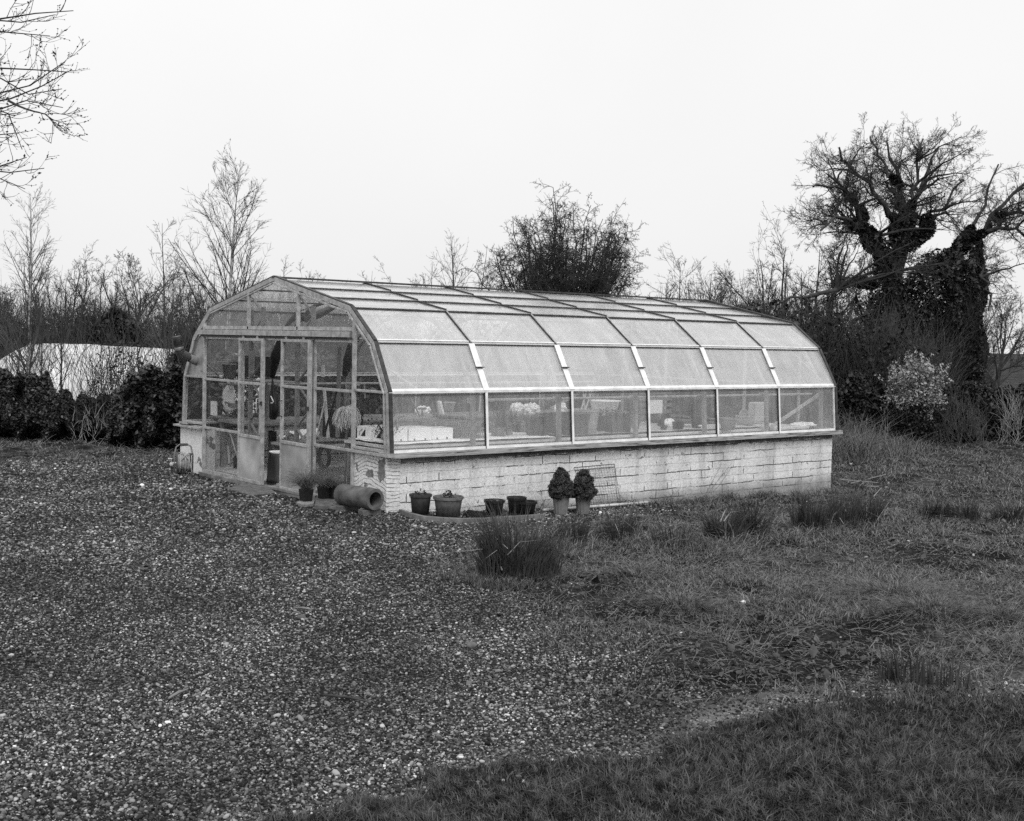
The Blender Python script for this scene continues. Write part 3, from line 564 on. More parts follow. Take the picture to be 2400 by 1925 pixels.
# --- glass panes and bars on both long sides
BANDS = [(0, 1, glass_side, 0), (1, 2, glass_slope, 1), (2, 3, glass_slope, 1), (3, 3.335, glass_roof, 1), (3.335, 3.67, glass_roof, 1), (3.67, 4, glass_roof, 1)]
for s in (-1, 1):
    for bi, (k0, k1, gm, lap) in enumerate(BANDS):
        if s > 0: gm = glass_left if bi == 0 else (glass_leftslope if bi < 3 else glass_roof)
        for i in range(6):
            o0, o1 = (.020, -.004) if lap else (.0, .0)           # each pane laps over the one below
            (ya, za), (yb, zb) = prof(k0, s, o0) if k0 < 4 else prof(3.999, s, o0), prof(k1-.0001, s, o1)
            if lap: # extend slightly down over the lower pane
                e = np.array([ya-yb, za-zb]); e /= np.linalg.norm(e); ya += e[0]*.02; za += e[1]*.02
            else: za += .022
            x0, x1 = i*D+.016, (i+1)*D-.016; nn = np.cross([1, 0, 0], [0, yb-ya, zb-za]); nn = nn/np.linalg.norm(nn)*(-1 if s < 0 else 1)*.004
            if nn[1]*s < 0: nn = -nn
            q = [np.array(p) for p in ((x0, ya, za), (x1, ya, za), (x1, yb, zb), (x0, yb, zb))]
            vv = q+[p-nn for p in q]; fa = [(0, 1, 2, 3), (7, 6, 5, 4), (0, 4, 5, 1), (1, 5, 6, 2), (2, 6, 7, 3), (3, 7, 4, 0)]
            if s > 0: fa = [f_[::-1] for f_ in fa]
            MB().add(vv, fa).build('glass_pane', gm, gh)
    # horizontal purlins; the dark ones paint in the shade under the lapped panes
    for k, wd, ht, m_, off in ((1, .030, .020, alu_white, .012), (2, .034, .016, alu_dark, -.004), (3, .040, .022, alu_dark, -.002), (3.335, .035, .022, alu_dark, .0), (3.67, .035, .022, alu_dark, .0)):
        y, z = prof(k, s, off); MB().bar((-.01, y, z), (LG+.01, y, z), wd, ht).build('purlin', m_, gh)
    y, z = prof(1, s, -.01); MB().bar((.0, y, z-.028), (LG, y, z-.028), .02, .012).build('purlin', alu_dark, gh)
    for k in (1, 2):                          # bright glazing strip along the lower edge of each sloped sheet
        (y0, z0), (y1, z1) = prof(k+.005, s, .026), prof(k+.065, s, .024)
        MB().bar((.02, (y0+y1)/2, (z0+z1)/2), (LG-.02, (y0+y1)/2, (z0+z1)/2), .006, math.hypot(y1-y0, z1-z0)*(.9 if k == 1 else .4), upv=(0, y1-y0, z1-z0)).build('glazing_strip', alu_white, gh)
    y, z = prof(0, s, .004); MB().bar((-.0, y, z+.016), (LG, y, z+.016), .03, .03).build('bottom_rail', alu_white if s < 0 else alu, gh)  # right rail takes the pale metal with the light painted in
    # rafters
    for i in range(7):
        x = i*D+(.0 if 0 < i < 6 else (.012 if i == 0 else -.012))
        for bi, (k0, k1, _, lap) in enumerate(BANDS):
            (ya, za), (yb, zb) = prof(k0+.001, s, .012 if bi == 0 else .024), prof(k1-.002, s, .012 if bi == 0 else .006)
            nv = np.cross([1, 0, 0], [0, yb-ya, zb-za])
            if bi == 1 and 0 < i < 6:
                c = lambda f_, o_: (prof(k0+(k1-k0)*f_, s, o_))
                a1, a2 = c(.0, .034), c(.50, .030); MB().bar((x, *a1), (x, *a2), .085, .006, upv=nv).build('flashing_strip', alu_white, gh)
                a1, a2 = c(.49, .040), c(.985, .034); MB().bar((x-.01, *a1), (x-.01, *a2), .085, .006, upv=nv).build('flashing_strip', alu_white, gh)
                a1 = c(.475, .046); MB().bar((x-.062, *a1), (x+.055, *a1), .025, .012).build('strip_clip', alu_dark, gh)
            else:
                wdt = .040 if bi == 0 else (.026 if bi < 3 else .016)
                if i in (0, 6): wdt += .015
                MB().bar((x, ya, za), (x, yb, zb), wdt, .022, upv=nv).build('rafter', (alu_white if bi == 0 else alu) if bi < 3 else alu_dark, gh)
                if bi < 3 and 0 < i < 6: MB().bar((x-wdt*.5-.004, ya, za), (x-wdt*.5-.004, yb, zb), .008, .03, upv=nv).build('rafter_seal', alu_dark, gh)
MB().bar((-.03, 0, 2.706), (LG+.03, 0, 2.706), .07, .022).build('ridge_bar', alu_dark, gh)
# --- arched steel ribs inside
ib = [(2.50, .012), (2.56, .67), (2.53, 1.30), (2.22, 1.83), (1.75, 2.17), (0, 2.53)]
for i in range(1, 7):
    x = min(max(i*D-.07, .14), LG-.12)
    bm = MB(); pts = [(x, -a, z) for a, z in ib]+[(x, a, z) for a, z in ib[:-1][::-1]]
    for p, q in zip(pts[:-1], pts[1:]): bm.bar(p, q, .045, .05, upv=(1, 0, 0))
    bm.build('arch_rib', steel, gh)
for s in (-1, 1):                             # diagonal wind braces in the end bays
    for xa, xb in ((.02, .5), (LG-.05, LG-1.15)):
        (y0, z0), (y1, z1) = prof(1.05 if xa < 1 else 1.0, s, -.05), prof(2.0 if xa < 1 else 3.0, s, -.05)
        if xa < 1: (y0, z0), (y1, z1) = prof(1.65, s, -.05), prof(1.03, s, -.05); MB().tube([(xa, y0, z0), (xb, y1, z1)], .014, 6).build('wind_brace', alu, gh)
        else: MB().tube([(xa, y0, z0), (LG-.6, *prof(2, s, -.05)), (xb, y1, z1)], .010, 6).build('wind_brace', alu, gh)
    MB().bar((LG-.1, s*2.5, 1.22), (LG-1.3, s*2.5, .72), .05, .02, upv=(0, 1, 0)).build('wind_brace', alu, gh)
    MB().tube([(1.55 if s < 0 else .4, s*2.42, 1.225), (LG-.2, s*2.42, 1.215)], .017, 8).build('inner_rail', alu, gh)
    bm = MB()
    for k in range(1, 6): bm.box((k*D-.02, min(s*2.36, s*2.47), 1.19), (k*D+.03, max(s*2.36, s*2.47), 1.25))
    bm.build('rail_bracket', alu, gh)
z1 = lambda x, y: (380+x*.3585, 620+y*.3585)
# --- lattice truss columns behind the doors
for za_, zb_ in ((580, 658), (885, 985)):
    x = .26; ya_, yb_ = onX(*z1(za_, 700), x)[1], onX(*z1(zb_, 700), x)[1]; yc = (ya_+yb_)/2; hw_ = abs(ya_-yb_)/2
    tr_ = MB().bar((x, yc+hw_, .015), (x, yc+hw_, 2.30), .045, .05).build('lattice_truss', steel, gh)
    MB().bar((x, yc-hw_, .015), (x, yc-hw_, 2.34), .045, .05).build('truss_chord', steel, tr_)
    bm = MB(); z = .2; sg = 1
    while z < 2.3: bm.bar((x, yc+hw_*sg, z), (x, yc-hw_*sg, z+.27), .015, .03, upv=(1, 0, 0)); z += .29; sg = -sg
    bm.build('truss_lacing', steel, tr_)
# --- gable ends
def gable(X, sgn, front):
    xo = X+sgn*.018
    def gb(name, p, q, wd, dp, m_=alu, xx=None, par=gh):
        xx = xo if xx is None else xx; d = np.array([0, q[0]-p[0], q[1]-p[1]]); return MB().bar((xx, *p), (xx, *q), dp, wd, upv=np.cross(d, [1, 0, 0])).build(name, m_, par, bevel=.002)
    for s in (-1, 1):
        for k in range(4):
            a, b2 = prof(k+.0, s, .0), prof(k+1-.0001, s, .0)
            if k == 0 and front: a = (a[0], .668)
            gb('verge_trim', a, b2, .055, .03, alu, X+sgn*.012)
            a, b2 = prof(k+.0, s, -.055), prof(k+1-.0001, s, -.055); gb('verge_bead', a, b2, .022, .022, alu, X+sgn*.03)
            if k < 4: a, b2 = prof(k+.0, s, .034), prof(k+1-.0001, s, .034); gb('verge_shade_bar', a, b2, .02, .05, alu_dark, X)  # solid dark bar drawn for the shade along the verge
    # panes follow the gable outline
    def zroof(y):
        y = abs(y); pts = [(p[0], p[1]) for p in PR]
        for (a, za), (b2, zb) in zip(pts[1:-1], pts[2:]):
            if b2 <= y <= a: return za+(zb-za)*(a-y)/(a-b2)
        return PR[1][1] if y > PR[1][0] else PR[-1][1]
    def pane(name, y0, y1, z0, z1, m_, clip=True, dx=0.):
        ys = sorted({y0, y1, *[q for q in (-2.375, -1.862, 0, 1.862, 2.375) if y0 < q < y1]})
        up_ = [(y, min(z1, zroof(y)-.03) if clip else z1) for y in ys]
        poly = [(y0, z0), (y1, z0)]+up_[::-1]; c = len(poly)
        poly = [(a, max(zz, z0)) for a, zz in poly]
        xx = X+dx; V_ = [(xx, a, zz) for a, zz in poly]+[(xx+.004, a, zz) for a, zz in poly]
        return MB().add(V_, [tuple(range(c)), tuple(range(c, 2*c))[::-1]]+[(i, c+i, c+(i+1) % c, (i+1) % c) for i in range(c)]).build(name, m_, gh)
    for y in (2.0, -2.0): gb('gable_post', (y, .0 if front else .65), (y, zroof(y)-.03), .036, .045, alu, X+sgn*.028)
    gb('gable_rail', (2.06, 2.052), (-2.0, 2.052), .045, .04)
    for y in (.675, -.655): gb('gable_post', (y, 2.0), (y, zroof(y)-.03), .034, .04)
    for y0, y1 in ((.675, 2.0), (-.655, .675), (-2.0, -.655)): pane('glass_pane', y0, y1, 2.05, 3, glass_gable)
    for s in (-1, 1):
        e0, e1 = sorted((s*2.0, s*2.68)); gb('gable_rail', (e0, 1.345), (e1, 1.345), .028, .032)
        pane('glass_pane', e0, e1, .66, 1.34, glass_gable)
        if not (front and s > 0): pane('glass_pane', *sorted((s*2.0, s*2.66)), 1.345, 3, glass_gable)
        gb('gable_rail', (s*2.0, .682), (s*2.7, .682), .03, .034)
    if front:
        p_ = pane('flue_plate', 2.0, 2.64, 1.345, 2.04, alu_sheet)
        MB().box((-.012, 2.06, 1.43), (-.002, 2.19, 1.74)).build('patch_plate', alu_sheet, p_, bevel=.004)
        MB().box((-.10, -1.915, 1.955), (-.045, 2.10, 2.022)).build('door_track', alu, gh)
        MB().box((-.075, -1.985, 1.925), (-.045, 2.04, 1.953)).build('track_slot', alu_dark, gh)
        MB().box((-.03, -1.98, 1.895), (.0, 1.98, 1.925)).build('head_rail', alu_white, gh)
        # fixed side lights
        for ya, yb in ((2.0, .84), (-1.08, -2.0)):
            for z, wd in ((1.325, .032), (.635, .032), (.015, .045)): gb('gable_rail', (ya-.018, z), (yb+.0, z), wd, .03)
            gb('gable_post', (yb if ya > 0 else ya, .0), (yb if ya > 0 else ya, 1.93), .04, .035)
            for z0, z1, gm in ((.03, .63, glass_dirty), (.65, 1.32, glass_gable), (1.34, 1.90, glass_gable)): pane('glass_pane', min(ya, yb), max(ya, yb), z0, z1, gm)
        MB().box((-.10, -2.0, -.05), (.03, 2.02, .004)).build('threshold', wood, gh)
    else:
        for z in (1.345, .682): gb('gable_rail', (2.0, z), (-2.0, z), .03, .03)
        for y in (.9, 0, -.9): gb('gable_post', (y, .65), (y, 2.05), .036, .04)
        for y0, y1 in ((.9, 2), (0, .9), (-.9, 0), (-2, -.9)):
            for z0, z1 in ((.66, 1.34), (1.345, 2.04)): pane('glass_pane', y0, y1, z0, z1, glass_left)
gable(0.0, -1, True); gable(LG, 1, False)
# --- sliding doors
panelm = mat('stained door panel', .36, .6, .5, 2.2, .2, .15, 40, nd=8)
for (ya, yb, thick) in ((.83, .13, 'yb'), (-.345, -1.085, 'yb')):
    x = -.075; fb = MB(); wa, wb_ = (.034, .062)
    def v_(y, wdt, z0=.01, z1=1.915): fb.box((x-.018, y-wdt/2, z0), (x+.018, y+wdt/2, z1))
    v_(ya-wa/2, wa); v_(yb+wb_/2, wb_)
    for z, h_ in ((1.897, .035), (1.322, .034), (.618, .04), (.03, .045)): fb.box((x-.0165, yb+wb_+.001, z-h_/2), (x+.0165, ya-wa-.001, z+h_/2))
    dr = fb.build('sliding_door', alu, gh, bevel=.003)
    for z0, z1 in ((.64, 1.305), (1.34, 1.88)): MB().box((x-.002, yb+wb_, z0), (x+.002, ya-wa, z1)).build('door_glass', glass_gable, dr)
    MB().box((x-.006, yb+wb_, .053), (x+.004, ya-wa, .597)).build('kick_panel', panelm, dr)
    MB().box((x-.012, (yb+wb_+.002) if ya > 0 else ya-wa-.042, .66), (x-.003, (yb+wb_+.042) if ya > 0 else ya-wa-.002, 1.30)).build('inner_stile', alu, dr)
    yh = yb+wb_+.03 if ya > 0 else ya-wa-.02
    MB().tube([(x-.02, yh, .94), (x-.055, yh, .95), (x-.055, yh, 1.13), (x-.02, yh, 1.14)], .008, 8).build('handle', alu_dark if ya < 0 else alu, dr, smooth=True)
    MB().box((x-.02, yb+.005, 1.05), (x-.045, yb+.03, 1.10)).build('latch', alu_dark, dr)
    for yy in (ya-.12, yb+.18): MB().box((x-.01, yy-.03, 1.915), (x+.01, yy+.03, 1.945)).build('roller', alu, dr)

# ================================================================== THINGS OUTSIDE THE GREENHOUSE
rng = np.random.default_rng(11)
A3 = lambda *a: np.array(a, float)
def px(o, s, x, y): return (o[0]+x*s, o[1]+y*s)          # zoomed crop pixel -> photo pixel
z1 = lambda x, y: px((380, 620), .3585, x, y)
zL = lambda x, y: px((470, 780), .133, x, y)
zR = lambda x, y: px((660, 780), .1562, x, y)
zA = lambda x, y: px((900, 880), .1623, x, y)
zB = lambda x, y: px((1140, 880), .1855, x, y)
zC = lambda x, y: px((1500, 880), .2226, x, y)
z8 = lambda x, y: px((940, 1060), .2597, x, y)
def gp(x, y): p = G(x, y); p[2] = Hs(p[0], p[1]); return p

# flue pipe through the plate
t_ = thing('flue_pipe', 'crooked jointed metal flue pipe poking out of the left gable plate', 'flue', (-.2, 2.3, 1.4))
a = onX(*px((380, 760), .0925, 860, 940), 0.0); b_ = onX(*px((380, 760), .0925, 640, 830), -.17); c_ = onX(*px((380, 760), .0925, 480, 760), -.30); d_ = onX(*px((380, 760), .0925, 430, 600), -.36); e_ = onX(*px((380, 760), .0925, 365, 310), -.40)
MB().tube([a+(b_-a)*-.25, a, b_], .060, 20).build('pipe_section', mat('dull flue metal', .26, .5, .3, 12, .2, .2, 40), t_, smooth=True)
MB().tube([b_+(a-b_)*.05, b_, c_, d_, d_+(e_-d_)*.1], [.063, .064, .066, .064, .063], 20).build('elbow', mat('stained flue metal', .15, .5, .4, 14, .2, .2, 40), t_, smooth=True)
v = e_-d_; MB().tube([d_, d_+v*.97, e_, e_-v*.02, d_+v*.5], [.060, .060, .060, .054, .05], 20).build('pipe_section', mat('sooty flue steel', .08, .6, .5, 14, .3, .3, 50), t_, smooth=True)
for p, q in ((b_, a), (c_, b_), (d_, c_), (d_+v*.2, d_)): u = (q-p)/np.linalg.norm(q-p); MB().tube([p-u*.006, p+u*.006], .068, 20).build('seam_band', alu_dark, t_)

# hose reel
c0 = gp(430, 1113); t_ = thing('hose_reel', 'garden hose wound on a carry reel with a dark loop handle by the left pier', 'hose reel', c0)
ang = YAW+.35; ax = A3(math.cos(ang+math.pi/2)*-1, math.sin(ang+math.pi/2)*-1, 0); fd = A3(math.cos(ang), math.sin(ang), 0); U = A3(0, 0, 1)
cc = c0+U*.165
def ring(c, n1, n2, r, k=28, ph=0): return [c+r*(math.cos(t2+ph)*n1+math.sin(t2+ph)*n2) for t2 in np.linspace(0, 2*math.pi, k)]
for s in (-1, 1):
    MB().tube([cc+ax*s*.085, cc+ax*s*.095], .135, 24).build('reel_disc', concd, t_)
bm = MB()
for k in range(9): bm.tube(ring(cc+ax*(-.07+.0175*k), fd, U, .115+.014*(k % 2)+.008*rng.random()), .0085, 6, cap=False)
bm.tube([cc+ax*.09+U*.10, cc+ax*.12+U*.13-fd*.05, cc+ax*.05+U*.15-fd*.12, cc-ax*.05+U*.05-fd*.14, cc-ax*.02-U*.08-fd*.13], .0085, 6)
bm.tube([cc-ax*.09+U*.12, cc-ax*.03+U*.16-fd*.08, cc+ax*.06+U*.06-fd*.15, cc+ax*.1-U*.1-fd*.12, cc+ax*.12-U*.15-fd*.1], .0085, 6)
bm.build('hose', hosem, t_, smooth=True)
h_ = [cc-ax*.12-U*.15, cc-ax*.125+U*.10, cc-ax*.10+U*.22, cc-ax*.06+U*.25, cc+ax*.06+U*.25, cc+ax*.10+U*.22, cc+ax*.125+U*.10, cc+ax*.12-U*.15]
MB().tube(h_, .011, 8).build('carry_handle', steel, t_, smooth=True); MB().tube([cc-ax*.055+U*.252, cc+ax*.055+U*.252], .018, 8).build('grip', blackp, t_)
for s in (-1, 1): MB().tube([cc+ax*s*.12-U*.155-fd*.13, cc+ax*s*.12-U*.155+fd*.13], .011, 8).build('foot', steel, t_)
MB().tube([cc-ax*.10, cc-ax*.165, cc-ax*.165+U*.06-fd*.03, cc-ax*.21+U*.06-fd*.03], .012, 8).build('crank', palep, t_)
MB().blob(cc-ax*.16-U*.02, (.03, .03, .035)).build('hose_connector', palep, t_, smooth=True)

# concrete pipe
fc = onZ(881.6, 1169, .115); t_ = tag(MB().lathe([(.082, 0), (.117, 0), (.120, .008), (.120, .61), (.117, .62), (.082, .62), (.082, .3), (.082, 0)], (0, 0, 0), 40, ax='y').build('concrete_pipe', mat('weathered concrete pipe', .095, .9, .45, 9, 0, .5, 60), smooth=False), 'short thick concrete pipe lying in front of the right pier', 'pipe')
t_.location = (-.245, -2.83, .178); t_.rotation_euler = (R(-.5), 0, R(5)); 
for p in t_.data.polygons: p.use_smooth = abs(p.normal[1]) < .9
# slabs and grass pots beside the pipe
def slab(name, label, pts, z, h, m_):
    c = len(pts); V = [(*p, z) for p in pts]+[(*p, z+h) for p in pts]
    return tag(MB().add(V, [tuple(range(c))[::-1], tuple(range(c, 2*c))]+[(i, (i+1) % c, c+(i+1) % c, c+i) for i in range(c)]).build(name, m_, bevel=.006), label, 'slab')
z4 = lambda x, y: px((640, 1020), .1484, x, y)
def gpoly(f, pts, zz=0.0): return [tuple(onZ(*f(*p), zz)[:2]) for p in pts]
slab('stone_slab', 'thin stone slab under the single grass pot left of the pipe', gpoly(z4, [(370, 1060), (470, 1105), (640, 1080), (660, 1030), (500, 1010)], .03), -.01, .045, stonem)
slab('stone_slab', 'dark slab carrying the tangled grass pots against the concrete pipe', gpoly(z4, [(650, 1110), (1040, 1140), (1060, 1000), (700, 980)], .04), -.01, .055, concd)
slab('stone_slab', 'rough dark block wedged under the rear of the concrete pipe', [(-.42, -2.35), (-.12, -2.33), (-.1, -2.12), (-.40, -2.1)], -.02, .077, concd)
slab('stone_slab', 'rough dark block wedged under the mouth of the concrete pipe', [(-.38, -2.79), (-.14, -2.79), (-.12, -2.68), (-.36, -2.66)], -.03, .088, concd)
slab('doorstep_slab', 'dark flat slab sunk in the gravel before the sliding doors', gpoly(lambda x, y: px((380, 960), .1577, x, y), [(960, 1180), (1330, 1290), (1700, 1250), (1560, 1160), (1220, 1120)], .0), -.02, .035, concd)
slab('timber_step', 'worn timber board on the ground beneath the open doorway', gpoly(z1, [(690, 1462), (1000, 1530), (1040, 1500), (800, 1455)], .0), -.01, .04, wood)
def squarepot(loc, w0, w1, h, m_, name='pot', parent=None):
    bm = MB(); z0, z1_ = loc[2], loc[2]+h
    def rg_(wd, z): return [(loc[0]+sx_*wd/2, loc[1]+sy*wd/2, z) for sx_, sy in ((-1, -1), (1, -1), (1, 1), (-1, 1))]
    V = rg_(w0, z0)+rg_(w1, z1_)+rg_(w1-.012, z1_)+rg_(w1-.02, z1_-.03)
    F_ = [(3, 2, 1, 0)]; F_ += [(i, (i+1) % 4, 4+(i+1) % 4, 4+i) for i in range(4)]+[(4+i, 4+(i+1) % 4, 8+(i+1) % 4, 8+i) for i in range(4)]+[(8+i, 8+(i+1) % 4, 12+(i+1) % 4, 12+i) for i in range(4)]+[(12, 13, 14, 15)]
    return bm.add(V, F_).build(name, m_, parent)
def grassplant(label, p, n, h, lean, potsz, seed, cat='plant pot'):
    g_ = np.random.default_rng(seed); t_ = thing('potted_grass', label, cat, p, 'pots of ornamental grass by the doors')
    squarepot(p, potsz*.8, potsz, .14, blackp, parent=t_)
    base = np.stack([p[0]+g_.normal(0, potsz*.17, n), p[1]+g_.normal(0, potsz*.17, n), np.full(n, p[2]+.12)], 1)
    az = g_.uniform(0, 6.28, n); d = np.stack([np.cos(az)*lean, np.sin(az)*lean, np.ones(n)], 1); d /= np.linalg.norm(d, axis=1, keepdims=True)
    P_, R_ = march(g_, base, d, h*g_.uniform(.5, 1.25, n), np.full(n, .0016), 6, .10, -.10, .5, droop=.35); v, f = tubes(P_, R_, 3); npmesh('foliage', v, f, wispy, t_); return t_
grassplant('arching wispy grass in a black pot on the left slab before the doors', onZ(*z4(520, 1040), .035), 420, .34, .55, .13, 1)
grassplant('arching wispy grass in the middle pot between slab pot and concrete pipe', onZ(*z4(800, 1000), .045), 380, .33, .6, .12, 2)
grassplant('tangled wispy grass in the pot touching the concrete pipe', onZ(*z4(960, 1000), .045), 260, .22, .7, .13, 3)

# pots along the long wall
def roundpot(t_, p, r0, r1, h, m_, rim=.03, tilt=0, rib=0, soil=True, n=28):
    prof_ = [(0, 0), (r0, 0), (r0+(r1-r0)*(1-rim/h), h-rim), (r1+.008, h-rim+.001), (r1+.010, h), (r1-.004, h), (r1-.010, h-.045)]
    b1 = MB().lathe([(0.001, 0), (r0, 0), (r0+(r1-r0)*(1-rim/h), h-rim)], p, n if not rib else rib*4, rib=.05 if rib else 0, ribn=rib*2).build('pot_body', m_, t_, smooth=not rib)
    b2 = MB().lathe([(r0+(r1-r0)*(1-rim/h)-.002, h-rim-.001), (r1+.008, h-rim), (r1+.010, h), (r1-.004, h), (r1-.010, h-.03), (.001, h-.032)], p, 32).build('rim', m_, t_)
    if soil: MB().lathe([(r1-.008, h-.028), (r1*.5, h-.018), (.001, h-.02)], p, 20).build('soil', soilm, t_)
    return t_
def sprig(t_, p, h, n, seed, m_=None, sz=.025, spread=.04):
    g_ = np.random.default_rng(seed); k = max(2, n//6)
    base = p+np.stack([g_.normal(0, spread, k), g_.normal(0, spread, k), np.zeros(k)], 1); d = np.stack([g_.normal(0, .4, k), g_.normal(0, .4, k), np.ones(k)], 1)
    P_, R_ = march(g_, base, d/np.linalg.norm(d, axis=1, keepdims=True), h*g_.uniform(.6, 1.2, k), np.full(k, .0025), 4, .15, 0)
    v, f = tubes(P_, R_, 4); npmesh('stem', v, f, twigm, t_)
    q = P_[g_.integers(0, k, n), g_.integers(2, 5, n)]+g_.normal(0, .012, (n, 3)); v, f = leaves(g_, q, sz, .6, .3); npmesh('leaf_cluster', v, f, m_ or conif, t_)
GR = 'plastic pots in a row along the block wall'
def wallpot(label, xx, yy, wpx, hpx, m_, sprout_=0, seed=0, slots=False, rim=.03, tilt=0.):
    p = G(xx, yy); p[2] += .035; dep = (p-CAM)@fw; r1 = wpx/2/F*dep; h = hpx/F*dep*.93
    t_ = thing('plant_pot', label, 'plant pot', p, GR); roundpot(t_, p, r1*.78, r1, h, m_, rim=rim)
    if slots:
        bm = MB()
        for k in range(14):
            a_ = k/14*6.283; bm.box((p[0]+r1*.80*math.cos(a_)-.006, p[1]+r1*.80*math.sin(a_)-.006, p[2]+.0), (p[0]+r1*.80*math.cos(a_)+.006, p[1]+r1*.80*math.sin(a_)+.006, p[2]+.05))
        bm.build('drain_slot', blackp, t_)
    if sprout_: sprig(t_, p+A3(0, 0, h-.03), sprout_, 26, seed)
    t_.rotation_euler[0] = tilt; return t_
wallpot('large dark pot tilting left with a small shoot, first in the row along the wall', 985, 1212, 50, 50, greyp, .10, 31, rim=.025)
wallpot('large scuffed grey pot with slotted base and a seedling, second in the row', 1050, 1217, 68, 50, mat('scuffed grey pot', .12, .65, .35, 24, 0, .2, 40), .10, 32, True)
wallpot('small black pot with leafy top, alone in the middle of the tray edging', 1158, 1214, 46, 38, blackp, .04, 33)
wallpot('empty black pot standing behind its twin near the conifers', 1210, 1209, 44, 40, blackp, 0, 34)
wallpot('empty black pot standing in front of its twin near the conifers', 1234, 1211, 46, 32, blackp, 0, 35)
def edging(label, pts, h=.055, wd=.04):
    bm = MB(); q = [gp(*p) for p in pts]
    q = [A3(a_[0], a_[1], a_[2]+h/2) for a_ in q]
    for a_, b2 in zip(q[:-1], q[1:]): bm.bar(a_, b2+(b2-a_)*.02, wd, h)
    tag(bm.build('edging_stone', mat('weathered concrete edging', .15, .9, .3, 12, 0, .4, 50), bevel=.004), label, 'edging stone', 'concrete edging stones by the pots')
edging('curved concrete edging stone in front of the two larger pots', [z8(-5, 560), z8(80, 590), z8(200, 620), z8(380, 634), z8(560, 640), z8(755, 636)])
edging('straight concrete edging stone in front of the black pots', [z8(768, 634), z8(1000, 618), z8(1285, 598)])
bm = MB(); q0, q1, q2, q3 = [G(*z8(*p)) for p in ((560, 600), (760, 622), (770, 590), (600, 565))]
for k in range(6): f0 = k/5; bm.bar(q0*(1-f0)+q3*f0+U*.05, q1*(1-f0)+q2*f0+U*.05, .006, .02)
for k in range(9): f0 = k/8; bm.bar(q0*(1-f0)+q1*f0+U*.035, q3*(1-f0)+q2*f0+U*.035, .006, .02)
tag(bm.build('seed_tray', blackp), 'black slatted seed tray lying between the grey pot and the small black pot', 'tray')
# dwarf conifers in ribbed pots
def conifer(label, xx, yy, seed, wpot, hpot):
    g_ = np.random.default_rng(seed); p = G(xx, yy); p[2] += .012; dep = (p-CAM)@fw; r1 = wpot/2/F*dep; h = hpot/F*dep*.95
    t_ = thing('potted_conifer', label, 'potted conifer', p, 'dwarf conifers in ribbed pots by the wall'); roundpot(t_, p, r1*.68, r1*.95, h, potg, rim=.022, rib=13)
    n = 24000; zt = .34; u = g_.uniform(0, 1, n)**1.25; ang_ = g_.uniform(0, 6.283, n)
    env = .172*np.clip(1.02-u, 0, 1)**.52*np.clip(.66+u*1.8, 0, 1)*(1+.42*(fbm(ang_*2.0+seed, u*8, seed)-.5)*2)
    rr = env*(1-g_.exponential(.13, n)).clip(.1, 1.08); P_ = np.stack([p[0]+rr*np.cos(ang_), p[1]+rr*np.sin(ang_), p[2]+h-.03+u*zt], 1)
    P_ += g_.normal(0, .004, P_.shape); P_ += (vnoise(P_[:, 0]*30, P_[:, 2]*30, seed)-.5)[:, None]*.05; v, f = leaves(g_, P_, .0075, .3, .35, 2.4); npmesh('foliage', v, f, conif, t_)
    MB().tube([p+U*(h-.03), p+U*(h+.25)], [.012, .005], 6).build('trunk', barkm, t_)
conifer('dwarf conifer in a ribbed grey pot, left one of the touching pair', *z8(1440, 566), 41, 42, 48); conifer('dwarf conifer in a ribbed grey pot, right one of the touching pair', *z8(1640, 562), 43, 40, 46)
# wire mesh panel leaning on the wall, white pipe
bl, br_, tr2, tl_ = onY(*z8(1690, 505), -2.80), onY(*z8(1985, 492), -2.80), onY(*z8(1925, 106), -2.705), onY(*z8(1560, 138), -2.705)
t_ = thing('mesh_panel', 'rusty welded wire mesh panel leaning on the wall behind the conifers', 'wire mesh', bl); bm = MB(); fr_ = MB()
for k in range(15):
    f0 = k/14; bm.tube([bl*(1-f0)+br_*f0, tl_*(1-f0)+tr2*f0], .0014, 4)
for k in range(17):
    f0 = (k/16)**1.0; bm.tube([bl*(1-f0)+tl_*f0, br_*(1-f0)+tr2*f0], .0012, 4)
bm.build('wire_grid', rustm, t_)
fr_.tube([bl, tl_, tr2, br_], .0035, 6); kk = .93; fr_.tube([bl*(1-kk)+tl_*kk, br_*(1-kk)+tr2*kk, br_*.9+bl*.1], .0028, 6); fr_.build('border_wire', rustm, t_)
pa, pb = G(*z8(1285, 545)), G(1517, 1184); tag(MB().tube([pa+U*.03, (pa+pb)/2+U*.03, pb+U*.035], .018, 10).build('plastic_pipe', mat('dirty white plastic pipe', .6, .6, .25, 6, 0, .1, 40), smooth=True), 'long white plastic pipe lying along the foot of the wall', 'pipe')
# dead stems against the wall
def deadweed(label, xx, yy, tips, seed):
    g_ = np.random.default_rng(seed); p = onY(xx, yy, -2.80); p[2] = Hs(p[0], p[1]); bm = MB()
    for tx, ty in tips:
        q = onY(tx, ty, -2.76); mid = (p+q)/2+g_.normal(0, .012, 3); bm.tube([p, mid, q], [.0035, .003, .0015], 5)
        for k in range(5): s_ = g_.uniform(.3, 1); c = p*(1-s_)+q*s_; bm.tube([c, c+A3(*g_.normal(0, .03, 2), abs(g_.normal(.04, .02)))], .0013, 4)
    tag(bm.build('dead_weed', mat('dry brown weed', .13, .9, .4, 9)), label, 'weed', 'dead weeds against the block wall')
z3 = lambda x, y: px((1360, 660), .3354, x, y)
deadweed('tall thin dead weed leaning right across the long wall', *z3(845, 1525), [z3(1095, 1225), z3(1060, 1290), z3(990, 1270)], 1)
deadweed('short upright dead stem with a knotty tip left of the tall leaning weed', *z3(650, 1520), [z3(632, 1365)], 2)
